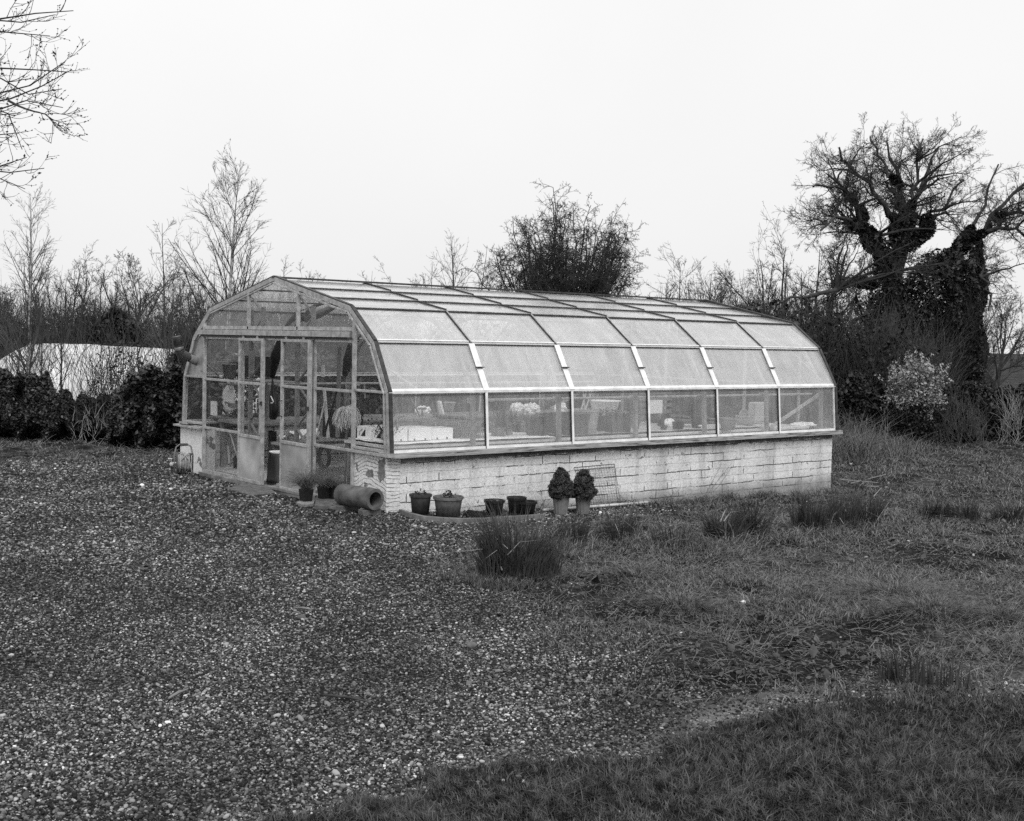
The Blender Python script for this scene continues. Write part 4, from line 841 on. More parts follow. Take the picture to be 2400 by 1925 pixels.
deadweed('low sprawling dead weed at the wall foot right of the pipe end', *z3(560, 1540), [z3(700, 1440), z3(470, 1500), z3(660, 1480)], 3)
deadweed('sparse dead weed at the wall foot near the far corner', *z3(1560, 1490), [z3(1620, 1380), z3(1540, 1400), z3(1480, 1450)], 4)
deadweed('thin dry stalks beside the left conifer pot', *z8(1250, 560), [z8(1205, 390), z8(1300, 430), z8(1330, 470)], 5)

# stick heap at the far corner
def stick(c, az, L_, r_, tilt=.1): d = A3(math.cos(az)*math.cos(tilt), math.sin(az)*math.cos(tilt), math.sin(tilt)); return [c-d*L_/2, c+d*L_/2+A3(0, 0, .01)], [r_, r_*.7]
q = onY(1985, 1150, -2.5); q[2] = Hs(q[0], q[1])
for k, (az, L_, r_, tl, dx, dz, lb) in enumerate([(.1, .62, .011, .22, .35, .16, 'long pale branch sloping up on top of the stick heap'), (-.7, .4, .022, .02, .1, .05, 'thick short log at the left of the stick heap'), (-.35, .6, .012, -.05, .4, .1, 'straight branch lying across the middle of the stick heap'), (.5, .5, .009, .3, .2, .15, 'thin dark twig rising at the back of the stick heap'), (-.2, .5, .016, .0, .35, .03, 'bottom branch of the stick heap'), (.9, .35, .024, .1, .3, .08, 'stubby dark log in the centre of the stick heap')]):
    P_, R_ = stick(q+A3(dx, -.15+.1*(k % 3), dz), az-.6, L_, r_, tl); tag(MB().tube(P_, R_, 8).build('branch', [wood, barkm, wood, barkm, wood, barkm][k]), lb, 'branch', 'cut branches heaped at the far corner of the greenhouse')
# odd stones on the gravel
for xx, yy, r_, m_, lb in ((1105, 1520, .035, concd, 'round dark clod in the middle of the gravel'), (333, 1140, .03, white, 'small white stone near the hose reel'), (530, 1513, .02, stonem, 'flat pale chip in the left gravel'), (1742, 1412, .022, white, 'bright white scrap in the rough grass'), (485, 1137, .03, stonem, 'pale stone in the soil before the left door panel')):
    p = G(xx, yy); p[2] = Hs(p[0], p[1])+r_*.5; tag(MB().blob(p, (r_, r_*.9, r_*.75), 12, 8, rng, .08).build('stone', m_, smooth=True), lb, 'stone')
for x0, y0, x1, y1, lb in ((395, 1645, 440, 1625, 'pale twig lying in the near left gravel'), (690, 1430, 730, 1436, 'split pale twig in the middle of the gravel'), (760, 1640, 860, 1655, 'long dark twig in the foreground gravel')):
    a_, b2 = G(x0, y0), G(x1, y1); a_[2] = Hs(*a_[:2])+.02; b2[2] = Hs(*b2[:2])+.025; tag(MB().tube([a_, (a_+b2)/2+A3(0, 0, .006), b2], [.006, .008, .004], 6).build('twig', wood if 'pale' in lb else barkm), lb, 'twig')

# ================================================================== DAFFODIL AND GRASS CLUMPS
def clump(label, xx, yy, wpx, hpx, n, seed, m_=daff, name='daffodil_clump', cat='daffodil clump', grp='daffodil clumps in leaf', wd=.011, lean=.22, pale=0, both=None):
    g_ = np.random.default_rng(seed); p = G(xx, yy); dep = (p-CAM)@fw; rw = wpx/2/F*dep; h = hpx/F*dep*1.35; rw *= 1.12; n = int(n*1.8)
    pc = p+A3(fw[0], fw[1], 0)*rw*.35; p = pc; p[2] = Hs(p[0], p[1])
    t_ = thing(name, label, cat, p, grp)
    a_ = g_.uniform(0, 6.283, n); rr = np.sqrt(g_.uniform(0, 1, n)); x = p[0]+rt[0]*rr*np.cos(a_)*rw*.82+fw[0]*rr*np.sin(a_)*rw*.5; y = p[1]+rt[1]*rr*np.cos(a_)*rw*.82+fw[1]*rr*np.sin(a_)*rw*.5
    k = vnoise(x*9, y*9, seed); x += (k-.5)*.09; y += (vnoise(y*7, x*7, seed+1)-.5)*.09
    lean = lean*g_.uniform(.7, 1.8)
    azo = np.arctan2(y-p[1], x-p[0])+g_.normal(0, .8, n)
    v, f = blades(g_, np.stack([x, y, H(x, y)-.005], 1), h*g_.uniform(.4, 1.2, n)*(1-.35*rr**2)*(.8+.4*vnoise(x*7+3, y*7, seed+2)), g_.uniform(.7, 1.2, n)*wd, lean, .5, azi=azo); npmesh('leaves', v, f, m_, t_)
    m2 = n*3; a_ = g_.uniform(0, 6.283, m2); rr = np.sqrt(g_.uniform(0, 1, m2)); x = p[0]+rr*np.cos(a_)*rw*1.15; y = p[1]+rr*np.sin(a_)*rw*.9
    v, f = blades(g_, np.stack([x, y, H(x, y)-.005], 1), h*.22*g_.uniform(.4, 1.2, m2), np.full(m2, .004), .8, .8); npmesh('undergrowth', v, f, grassd, t_)
    if pale:
        base = p+np.stack([rt[0]*g_.uniform(-.6, .3, pale)*rw-fw[0]*rw*.45, rt[1]*g_.uniform(-.6, .3, pale)*rw-fw[1]*rw*.45, g_.uniform(.05, h*.75, pale)], 1)
        v, f = blades(g_, base, g_.uniform(.5, .8, pale)*h*.5, np.full(pale, .012), 1.6, .9); npmesh('withered_leaves', v, f, drym, t_)
    return t_
V1 = 1.1132
for (cx_, by, wv_, hv, n, pl, lb) in [
    (1085, 1232, 172, 118, 620, 9, 'largest and nearest daffodil clump, with bent pale dead leaves, at the edge of the gravel'),
    (1163, 1152, 16, 44, 26, 0, 'tiny tuft of daffodil leaves just behind the largest clump'),
    (1206, 1156, 72, 62, 130, 0, 'daffodil clump in front of the ribbed pots, behind the largest clump'),
    (1302, 1148, 92, 58, 260, 2, 'dense daffodil clump before the white pipe end'),
    (1425, 1166, 110, 58, 110, 3, 'sparse straggling daffodil clump left of the twin middle clumps'),
    (1525, 1146, 78, 66, 220, 3, 'left half of the twin clumps before the middle of the wall'),
    (1580, 1140, 66, 72, 220, 0, 'right half of the twin clumps before the middle of the wall'),
    (1712, 1124, 78, 66, 260, 0, 'dense dark daffodil clump just left of the far wall corner'),
    (1775, 1116, 70, 76, 220, 3, 'tall daffodil clump directly below the far wall corner'),
    (1832, 1112, 66, 66, 200, 3, 'daffodil clump right of the far wall corner with pale curled leaves'),
    (1966, 1096, 62, 42, 150, 0, 'first of the three farther clumps right of the greenhouse'),
    (2032, 1100, 76, 44, 200, 0, 'middle of the three farther clumps right of the greenhouse'),
    (2130, 1100, 66, 42, 150, 2, 'farther clump touching the right edge of the photo')]:
    clump(lb, cx_*V1, by*V1, wv_*V1, hv*V1, n, int(cx_), pale=pl)
for (cx_, by, wv_, hv, n, lb) in [(1905, 1440, 90, 66, 34, 'sparse upright daffodil shoots nearest the lawn edge'), (1990, 1462, 110, 62, 40, 'second sparse row of upright shoots in the lawn edge')]:
    clump(lb, cx_*V1, by*V1, wv_*V1, hv*V1, n, int(cx_), lean=.08, wd=.012)
for (cx_, by, wv_, hv, n, lb, m_) in [(1890, 1262, 110, 52, 900, 'pale mop of dead grass in the rough ground', grassd), (1428, 1290, 110, 42, 500, 'low dark grass tussock right of the gravel edge', grassd), (1965, 1302, 120, 50, 600, 'dark grass tussock in front of the pale mop of grass', grassd), (2115, 1312, 60, 50, 260, 'small dark tussock near the right edge', grassd), (1700, 1268, 60, 30, 200, 'small tussock left of the pale mop of grass', grassd), (1340, 1222, 80, 30, 260, 'faint tussock behind the largest daffodil clump', grassd)]:
    clump(lb, cx_*V1, by*V1, wv_*V1, hv*V1, n, int(cx_), m_=m_, name='grass_tussock', cat='grass tussock', grp='grass tussocks in the rough ground', wd=.004, lean=1.1)

# ================================================================== INSIDE THE GREENHOUSE
def bx(name, m_, lo, hi, parent=None, bevel=0): return MB().box([min(a_, b2) for a_, b2 in zip(lo, hi)], [max(a_, b2) for a_, b2 in zip(lo, hi)]).build(name, m_, parent, bevel=bevel)
def bench(label, x0, x1, y0, y1, zt, m_top, m_leg, cloth=False, drop=.0):
    t_ = thing('bench', label, 'bench', ((x0+x1)/2, (y0+y1)/2, .012), 'staging benches in the greenhouse')
    bx('bench_top', m_top, (x0, y0, zt-.035), (x1, y1, zt), t_, .004)
    k = 0; n = max(2, int((x1-x0)/1.3)+1)
    for i in range(n):
        for y in (y0+.05, y1-.05):
            x = x0+.05+(x1-x0-.1)*i/(n-1); bx('leg', m_leg, (x-.022, y-.022, .013), (x+.022, y+.022, zt-.036), t_)
    bx('side_rail', m_leg, (x0+.02, y0+.03, zt-.10), (x1-.02, y0+.05, zt-.037), t_); bx('side_rail', m_leg, (x0+.02, y1-.05, zt-.10), (x1-.02, y1-.03, zt-.037), t_)
    return t_
ZB = .715
bench('long bench along the sunlit right glass wall', .18, LG-.26, -2.44, -1.45, ZB, woodp, steel)
bench('bench on the left side behind the fixed side light', .35, 3.6, 1.35, 2.36, ZB, wood, steel)
bench('bench in the back half of the left side', 4.2, LG-.3, 1.4, 2.40, ZB, wood, steel)
bench('low bench covered with a white sheet, seen through the door gap', .66, 2.0, .50, 1.31, .455, palep, steel)
def sheet(name, label, x0, x1, y0, y1, z, m_, seed, amp=.02, drop=0, cat='cloth', nx=40, ny=24, grp=None):
    gx_, gy_ = np.meshgrid(np.linspace(x0, x1, nx), np.linspace(y0, y1, ny), indexing='ij'); zz = z+amp*fbm(gx_*5, gy_*5, seed)+amp*.6*vnoise(gx_*2, gy_*14, seed+1)
    v = np.stack([gx_, gy_, zz], -1).reshape(-1, 3); v2 = v.copy(); v2[:, 2] -= .004; ix = np.arange(nx*ny).reshape(nx, ny)
    f = np.stack([ix[:-1, :-1], ix[1:, :-1], ix[1:, 1:], ix[:-1, 1:]], -1).reshape(-1, 4); return tag(npmesh(name, np.concatenate([v, v2]), np.concatenate([f, f[:, ::-1]+nx*ny]), m_, smooth=True), label, cat, grp)
sheet('fleece', 'white fleece spread on the right bench in the first two bays', .2, 2.7, -2.46, -1.5, ZB+.012, fleece, 1, .015, cat='fleece')
sheet('fleece', 'creased pale sheet on the right bench in the third, fourth and fifth bays', 2.85, 7.0, -2.40, -1.7, ZB+.012, palep, 2, .022, cat='fleece')
sheet('fleece', 'white sheet thrown over the low bench behind the door gap', .68, 1.98, .52, 1.12, .462, fleece, 3, .16, cat='fleece')
def on_bench(xx, yy, z=ZB): return onZ(xx, yy, z)
def pw(p, npx): return npx/F*((p-CAM)@fw)
# polystyrene boxes
def foam(label, x0, x1, y0, y1, h, logo=False):
    z = ZB+.03; V = []
    for (dx, zz) in ((0, z), (0.0, z+h), (-.022, z+h), (-.025, z+.03)): V += [(x0-dx, y0-dx, zz), (x1+dx, y0-dx, zz), (x1+dx, y1+dx, zz), (x0-dx, y1+dx, zz)]
    F_ = [(3, 2, 1, 0)]+[(4*r_+i, 4*r_+(i+1) % 4, 4*(r_+1)+(i+1) % 4, 4*(r_+1)+i) for r_ in range(3) for i in range(4)]+[(12, 13, 14, 15)]
    o = MB().add(V, F_).build('foam_box', white); tag(o, label, 'foam box', 'white polystyrene boxes on the right bench')
    if logo:
        yc = (y0+y1)/2; bm = MB(); x = x0-.003; s_ = .048
        bm.add([(x, yc+s_*1.2, z+.035), (x, yc-s_*.9, z+.035), (x, yc-s_*.9, z+.035+s_*1.9), (x+.0025, yc+s_*1.2, z+.035), (x+.0025, yc-s_*.9, z+.035), (x+.0025, yc-s_*.9, z+.035+s_*1.9)], [(0, 2, 1), (3, 4, 5), (0, 1, 4, 3), (1, 2, 5, 4), (2, 0, 3, 5)])
        bm.build('printed_mark', blackp, o)
        bm = MB(); bm.tube([(x-.001, yc+s_*1.9, z+.04), (x-.001, yc+s_*1.6, z+.09), (x-.001, yc+s_*.3, z+.12)], .003, 5); bm.build('printed_mark', blackp, o)
    bm = MB()
    for q_ in (.25, .72): xx = x0+(x1-x0)*q_; bm.box((xx-.012, y0-.003, z-.001), (xx+.012, y0+.004, z+.025))
    bm.build('foot_notch', midp, o); MB().box((x0+.03, y0+.03, z+.03), (x1-.03, y1-.03, z+h*.8)).build('soil_fill', soilm, o)
foam('white foam box with a printed mark facing the gable, nearest the corner', .26, .58, -2.22, -1.98, .155, True)
foam('white foam box with a printed mark, beside the corner one on the inner side', .26, .60, -1.90, -1.62, .150, True)
foam('second white foam box along the glass in the first bay', .60, .93, -2.22, -1.98, .155)
foam('third white foam box in the first bay, half hidden by the foliage above', .95, 1.26, -2.20, -1.95, .135)
# lattice crates
def crate(label, p, lx, ly, h, m_, n=12):
    t_ = thing('lattice_crate', label, 'crate', p, 'slotted plastic crates'); x0, y0, z = p; bm = MB()
    for k in range(n+1):
        x = x0+lx*k/n; bm.box((x-.004, y0-.004, z+.02), (x+.004, y0+.004, z+h-.02)); bm.box((x-.004, y0+ly-.004, z+.02), (x+.004, y0+ly+.004, z+h-.02))
    for k in range(int(n*.6)+1):
        y = y0+ly*k/int(n*.6); bm.box((x0-.004, y-.004, z+.02), (x0+.004, y+.004, z+h-.02)); bm.box((x0+lx-.004, y-.004, z+.02), (x0+lx+.004, y+.004, z+h-.02))
    bm.build('slatted_side', m_, t_); bm = MB()
    for zz in (z+.011, z+h*.6, z+h-.011):
        bm.box((x0-.006, y0-.007, zz-.01), (x0+lx+.006, y0+.007, zz+.01)); bm.box((x0-.006, y0+ly-.007, zz-.01), (x0+lx+.006, y0+ly+.007, zz+.01)); bm.box((x0-.0065, y0+.0075, zz-.01), (x0+.0065, y0+ly-.0075, zz+.01)); bm.box((x0+lx-.0065, y0+.0075, zz-.01), (x0+lx+.0065, y0+ly-.0075, zz+.01))
    bm.build('rim', m_, t_); return t_
p = on_bench(*zA(925, 915), ZB+.02); crate('grey slotted crate right of the foam boxes', A3(1.36, -2.22, ZB+.024), .40, .28, .13, midp)
crate('taller grey slotted crate behind the first crate', A3(1.18, -1.92, ZB+.024), .5, .30, .20, steel, 14)
IN = 'pots and tubs on the right bench'
def inpot(label, base, wpx, hpx, m_, seed=0, plant=0, ph=.1, pm=None, psz=.02, taper=.8, rim=.02, spread=.05, z=ZB+.015, square=False):
    p = on_bench(*base, z); r1 = pw(p, wpx)/2; h = pw(p, hpx); t_ = thing('plant_pot', label, 'plant pot', p, IN)
    if square: squarepot(p, r1*2*taper, r1*2, h, m_, 'pot_body', t_)
    else: roundpot(t_, p, r1*taper, r1, h, m_, rim=rim)
    if plant: sprig(t_, p+A3(0, 0, h-.03), ph, plant, seed, pm, psz, spread)
    return t_, p, h, r1
t_, p, h, r1 = inpot('pale narrow pot holding a wispy plant in the second bay', zB(285, 762), 20, 31, palep)
g_ = np.random.default_rng(3); n = 240; base = np.stack([p[0]+g_.normal(-.06, .09, n), p[1]+g_.normal(0, .05, n), np.full(n, p[2]+h*.4)], 1); d = np.stack([g_.normal(0, .35, n), g_.normal(0, .3, n), np.ones(n)], 1); P_, R_ = march(g_, base, d/np.linalg.norm(d, axis=1, keepdims=True), g_.uniform(.15, .42, n), np.full(n, .003), 5, .15, -.05, .5); v, f = tubes(P_, R_, 3); npmesh('foliage', v, f, wispy, t_)
inpot('dark tray pot at the left end of the second bay', zB(145, 775), 34, 22, midp, taper=.9)
inpot('large dark round pot of seedlings in the second bay', zB(635, 768), 62, 42, greyp, 4, 90, .12, conif, .02, .76, spread=.09)
inpot('big square dark tub in the second bay behind a rib', zB(1010, 748), 78, 50, greyp, 5, 0, square=True, taper=.9)
t_, p, h, r1 = inpot('tall pale planter with upright canes in the third bay', zB(1245, 740), 66, 58, palep, taper=.78, rim=.03)
for (xa, ya, xb, yb_) in ((1190, 430, 1270, 170), (1250, 430, 1220, 180), (1350, 430, 1280, 120), (1240, 420, 1330, 200)):
    a_ = onY(*zB(xa, ya), p[1]); b2 = onY(*zB(xb, yb_), p[1]+.1); MB().tube([a_-U*.05, b2], .013, 6).build('cane', palep, t_)
inpot('dark rectangular pot of leafy weeds in the third bay', zB(1600, 722), 66, 38, greyp, 6, 220, .13, wispy, .028, .85, spread=.13, square=True)
inpot('small dark pot near the right end of the third bay', zB(1885, 690), 18, 22, greyp, 7, 60, .12, wispy, .025)
inpot('small square black pot in the fourth bay', zC(400, 580), 20, 20, blackp, 8, 26, .22, wispy, .02, .85, square=True, spread=.02)
inpot('low black pot in front of the white bag in the fourth bay', zC(250, 576), 16, 11, blackp, taper=.9)
inpot('dark deep pot with a wire handle in the fourth bay', zC(600, 560), 30, 30, greyp, 9, 30, .16, wispy, .02)
inpot('mid grey flared pot at the left of the fifth bay', zC(925, 572), 42, 28, midp, taper=.72)
t_, p, h, r1 = inpot('wide pale pot with a coiled top in the fifth bay', zC(1105, 532), 42, 24, palep, taper=.86)
bm = MB()
for k in range(4): bm.tube(ring(p+U*(h+.02+.012*k)-A3(.03, 0, 0), A3(.8, -.6, 0), U, .07-.012*k, 20), .007, 5)
bm.build('coil', palep, t_)
for label, xx0, xx1, y0z, y1z, Y, m_ in [('white panel standing at the back of the fourth bay', *zC(90, 0)[:1], *zC(240, 0)[:1], 938, 970, -.9, white), ('pale sack upright in the fifth bay', *zC(1215, 0)[:1], *zC(1335, 0)[:1], 943, 990, -1.75, palep)]:
    a_, b2 = onY(xx0, y1z, Y), onY(xx1, y0z, Y); tag(bx('panel' if 'panel' in label else 'sack', m_, (a_[0], Y, max(a_[2], .72)), (b2[0], Y+(.02 if 'panel' in label else .16), b2[2]), None, .02 if 'sack' in label else .003), label, 'panel' if 'panel' in label else 'sack')
p0, p1 = on_bench(*zC(440, 520), ZB+.05), on_bench(*zC(655, 535), ZB+.06); tag(MB().tube([p0, p1, p1-U*.045], .017, 8).build('waste_pipe', white, smooth=True), 'white bent plastic pipe lying on the bench in the fourth bay', 'pipe')
def crumple(name, label, xx, yy, wpx, hpx, m_, seed, cat, z=ZB+.03, Y=None, dep_=.2):
    g_ = np.random.default_rng(seed); p = on_bench(xx, yy, z) if Y is None else onY(xx, yy, Y); r_ = pw(p, wpx)/2; h = pw(p, hpx)
    bm = MB(); n_, m2 = 18, 10; V = []
    for i in range(m2+1):
        for j in range(n_):
            a_ = math.pi*i/m2; b2 = 2*math.pi*j/n_; k = 1+.35*(float(vnoise(np.array([i*1.1+seed]), np.array([j*1.3 % n_]), seed)[0])-.5)*2
            V.append(p+A3(r_*k*math.sin(a_)*math.cos(b2), min(r_, dep_)*k*math.sin(a_)*math.sin(b2), h*.5+h*.5*k*math.cos(a_)))
    return tag(bm.add(V, [(i*n_+j, (i+1)*n_+j, (i+1)*n_+(j+1) % n_, i*n_+(j+1) % n_) for i in range(m2) for j in range(n_)]).build(name, m_), label, cat)
crumple('plastic_bag', 'crumpled white bag behind the seedling pot in the second bay', zB(390, 0)[0], 970, 36, 24, white, 1, 'bag', Y=-1.6)
crumple('plastic_bag', 'crumpled white bag right of the wispy plant in the second bay', zB(560, 0)[0], 972, 44, 26, white, 2, 'bag', Y=-1.5)
crumple('plastic_bag', 'small bright bag between the dark tub and the rib', zB(940, 0)[0], 972, 30, 26, white, 3, 'bag', Y=-1.6)
crumple('plastic_bag', 'white crumpled bag behind the small black pots in the fourth bay', zC(310, 0)[0], 1004, 26, 22, white, 4, 'bag', Y=-1.9)
crumple('fabric_bundle', 'dark limp fabric bag in the fourth bay', zC(265, 0)[0], 1008, 32, 36, clothd, 5, 'bag', Y=-1.75)
crumple('folded_towel', 'folded white towel on the bench in the last bay', zC(1710, 0)[0], 1003, 78, 13, white, 6, 'towel', Y=-2.1, dep_=.16)
crumple('fabric_bundle', 'white bundle among tools in the first bay', zA(570, 0)[0], 975, 36, 22, white, 7, 'bag', Y=-1.4)
crumple('fabric_bundle', 'heap of grey sacking behind the foam boxes', zA(880, 0)[0], 1008, 50, 18, midp, 8, 'sacking', Y=-1.6)
# big white basin, small basin, tools in the first bay
p = onY(*zB(1500, 510), -.4); t_ = thing('wash_tub', 'large white oval tub behind the tall planter', 'tub', p); r1 = pw(p, 52)/1.6; MB().lathe([(.001, 0), (r1*.75, 0), (r1, .22), (r1+.03, .225), (r1+.03, .24), (r1-.02, .24), (r1*.7, .03), (.001, .03)], p, 28).build('tub_body', white, t_, smooth=True)
p = onY(*zA(945, 520), -.6); t_ = thing('basin', 'small white bowl above the first crate, behind the tools', 'bowl', p); r1 = pw(p, 28)/2; MB().lathe([(.001, 0), (r1*.6, 0), (r1, .12), (r1+.015, .125), (r1-.01, .13), (r1*.55, .02), (.001, .02)], p, 24).build('bowl', palep, t_, smooth=True)
for (xa, ya, xb, yb_, r_, m_, lb, Y) in [(520, 600, 400, 345, .012, steel, 'dark tool handle leaning left in the first bay', -1.5), (735, 610, 700, 380, .014, wood, 'upright wooden handle beside the white post in the first bay', -1.4), (790, 600, 755, 375, .013, steel, 'grey rod right of the wooden handle in the first bay', -1.4)]:
    a_, b2 = onY(*zA(xa, ya), Y), onY(*zA(xb, yb_), Y); tag(MB().tube([a_, b2], r_, 8).build('tool_handle', m_), lb, 'handle')
a_, b2 = onY(*zA(840, 560), -1.3), onY(*zA(795, 375), -1.3); tag(MB().bar(a_, b2, .07, .03).build('white_post', white), 'white board leaning behind the tool handles in the first bay', 'board')
p = onY(*zA(550, 600), -1.5); t_ = thing('hand_tool', 'T-handled tool standing in the clutter of the first bay', 'tool', p); MB().tube([p, p+U*pw(p, 20)], .011, 8).build('shaft', steel, t_); q = p+U*pw(p, 20); MB().tube([q-A3(.06, 0, 0), q+A3(.06, 0, 0)], .013, 8).build('grip', midp, t_)
bm = MB(); g_ = np.random.default_rng(9)
for k in range(5):
    x = .5+k*.32; t_ = tag(MB().add(*(lambda a_, b2, h: ([(a_[0], a_[1], ZB+.01), (b2[0], a_[1], ZB+.01), (b2[0], b2[1], ZB+.01), (a_[0], b2[1], ZB+.01), (a_[0], a_[1], ZB+.01+h), (b2[0], a_[1], ZB+.01+h), (b2[0], b2[1], ZB+.01+h), (a_[0], b2[1], ZB+.01+h)], [(0, 3, 2, 1), (4, 5, 6, 7), (0, 1, 5, 4), (1, 2, 6, 5), (2, 3, 7, 6), (3, 0, 4, 7)]))((x, -1.62), (x+.28, -1.48), .06+.04*(k % 3))).build('seed_tray', [greyp, blackp, midp, greyp, blackp][k], bevel=.006), ['nearest seed tray behind the foam boxes', 'second seed tray behind the foam boxes, black', 'third seed tray behind the foam boxes, tall', 'fourth seed tray, behind the first crate', 'last black seed tray at the end of the first bay'][k], 'seed tray', 'seed trays at the back of the right bench')
# dark foliage in a vase by the gable, seen through the corner pane
for k, (xx, yy, lb) in enumerate([(1350, 1640, 'clear vase with a dry stem near the corner pane'), (1460, 1640, 'clear vase with a dark bushy stem near the corner pane')]):
    p = A3(.20, [-2.28, -2.40][k], ZB+.04); t_ = thing('glass_vase', lb, 'vase', p); MB().lathe([(.001, 0), (.03, 0), (.035, .17), (.032, .17), (.027, .01), (.001, .01)], p, 16).build('vase_body', glass_gable, t_); sprig(t_, p+U*.02, .26+.08*k, 60+160*k, 50+k, ivym, .016, .012)
    if k: g_ = np.random.default_rng(4); v, f = leaves(g_, p+A3(0, 0, .33)+g_.normal(0, .035, (500, 3)), .012); npmesh('flower_head', v, f, ivym, t_)
# mop head, planks and boxes behind the right hand door
p = onX(*zR(985, 1300), .22); t_ = thing('mop', 'string mop stood head-up with pale tangled strands near the right post', 'mop', (p[0], p[1], .3)); n = 420; g_ = np.random.default_rng(6)
tp = onX(*zR(985, 1150), .22); az = g_.uniform(0, 6.28, n); base = np.repeat(tp[None], n, 0)+g_.normal(0, .012, (n, 3)); d = np.stack([np.cos(az)*.4, np.sin(az)*.4, g_.uniform(-.2, .45, n)], 1); d /= np.linalg.norm(d, axis=1, keepdims=True); P_, R_ = march(g_, base, d, g_.uniform(.16, .30, n), np.full(n, .0035), 8, .12, -.42, .9); v, f = tubes(P_, R_, 4); npmesh('mop_strands', v, f, woodp, t_)
MB().tube([(tp[0]+.05, tp[1]+.12, .02), tp], .012, 8).build('handle', wood, t_)
for k, (xa, ya, xb, yb_, wd, X_, m_, lb) in enumerate([(840, 1570, 870, 215, .075, .35, wood, 'broad upright plank behind the right fixed side light'), (700, 1580, 640, 860, .05, .30, woodp, 'pale plank leaning left behind the right side light'), (625, 660, 620, 490, .06, .55, woodp, 'short pale board end above the tray shelf'), (535, 1530, 655, 1015, .02, .25, woodp, 'thin pale cane leaning right behind the right side light'), (630, 1560, 830, 870, .018, .28, blackp, 'thin dark rod leaning right behind the right side light'), (590, 1560, 600, 1290, .035, .26, wood, 'short grey stake beside the pale cane'), (930, 1400, 960, 880, .04, .6, steel, 'dark upright stake left of the mop'), (1250, 990, 1240, 780, .02, 1.4, steel, 'slim far rod behind the mop')]):
    a_, b2 = onX(*zR(xa, ya), X_), onX(*zR(xb, yb_), X_); a_[2] = max(a_[2], .02); tag(MB().bar(a_, b2, wd, .018, upv=(1, 0, 0)).build('plank' if wd > .03 else 'cane', m_), lb, 'plank' if wd > .03 else 'cane', 'planks and canes stacked behind the right side light')
a_, b2 = onX(*zR(560, 1550), .75), onX(*zR(890, 1170), .75); tag(bx('crate', clothd, (.75, a_[1], a_[2]), (1.1, b2[1], b2[2]), None, .01), 'large dark box behind the leaning planks', 'box')
# rolled dark shade cloth hanging from the ribs
for k, (pts, lb) in enumerate([([zL(1440, 110), zL(1330, 400), zL(1260, 790)], 'dark rolled shade cloth hanging slantwise in the doorway'), ([zR(1060, 180), zR(1010, 420), zR(945, 640)], 'dark rolled shade cloth hanging left of the corner post')]):
    q = [onX(*pt, .55+.2*k) for pt in pts]; tag(MB().tube(q, [.06, .075, .035], 10).build('shade_roll', clothd, smooth=True), lb, 'shade cloth')
t_ = thing('reflected_branch', 'forked dark branch wedged under the roof behind the gable top', 'branch', onX(725, 740, .8)); zG = lambda x, y: px((540, 660), .1484, x, y)
q = [onX(*zG(*pt), .8) for pt in ((870, 720), (950, 630), (1060, 520), (1200, 600), (1400, 540), (1540, 470), (1640, 420))]; MB().tube(q, [.02, .035, .045, .045, .04, .03, .02], 8).build('main_limb', barkm, t_, smooth=True)  # added solid limbs imitate a branch mirrored in the gable glass
q = [onX(*zG(*pt), .85) for pt in ((1165, 610), (1220, 480), (1330, 390), (1480, 340))]; MB().tube(q, [.03, .03, .025, .02], 8).build('side_limb', barkm, t_, smooth=True)
# black bag on a hook, white carrier bag with lettering
def sack(name, label, prof_, X_, m_, flat=.5, seed=0, cat='bag', loc=None):
    g_ = np.random.default_rng(seed); V = []; n_ = 20
    for (x0, y_, hw) in prof_:
        c = onX(x0, y_, X_); w_ = pw(c, hw)
        for j in range(n_):
            a_ = 2*math.pi*j/n_; k = 1+.10*math.sin(a_*5+y_*.2)+.08*g_.normal(); V.append(c+A3(w_*flat*math.sin(a_)*k, -w_*math.cos(a_)*k, 0))
    m2 = len(prof_); t_ = thing(name, label, cat, onX(prof_[0][0], prof_[0][1], X_)); MB().add(V, [(i*n_+j, i*n_+(j+1) % n_, (i+1)*n_+(j+1) % n_, (i+1)*n_+j) for i in range(m2-1) for j in range(n_)]+[tuple(range(n_))[::-1], tuple(range((m2-1)*n_, m2*n_))]).build('bag_body', m_, t_, smooth=True); return t_
t_ = sack('black_bag', 'shiny black bag hanging in the door gap with a white karabiner', [(*zL(1265, 800), 2), (*zL(1275, 950), 5), (*zL(1270, 1080), 9), (*zL(1290, 1200), 14), (*zL(1300, 1350), 16), (*zL(1290, 1460), 14), (*zL(1270, 1530), 9)], .45, blackp, .6, 1)
q = [onX(*zL(*pt), .33) for pt in ((1240, 1120), (1285, 1215), (1265, 1240), (1240, 1240))]; MB().tube(q, .007, 6).build('karabiner', white, t_)
t_ = sack('carrier_bag', 'hanging white carrier bag with printed lettering behind the left side light', [(*zL(510, 885), 8), (*zL(520, 940), 16), (*zL(500, 1050), 25), (*zL(490, 1150), 28), (*zL(510, 1250), 25), (*zL(505, 1350), 24), (*zL(500, 1400), 16)], .62, mat('translucent white polythene', .72, .5, .15, 7, 0, .2, 20), .3, 2)
q0 = onX(*zL(420, 1240), .50); q1 = onX(*zL(690, 1300), .50)
MB().add([q0+U*.028, q0-U*.028, (q0+q1)/2-U*.045+A3(-.02, 0, 0), q1-U*.035, q1+U*.03, (q0+q1)/2+U*.022+A3(-.02, 0, 0)], [(0, 5, 2, 1), (5, 4, 3, 2)]).build('printed_band', mat('printed grey band', .16, .6, .2, 9), t_)
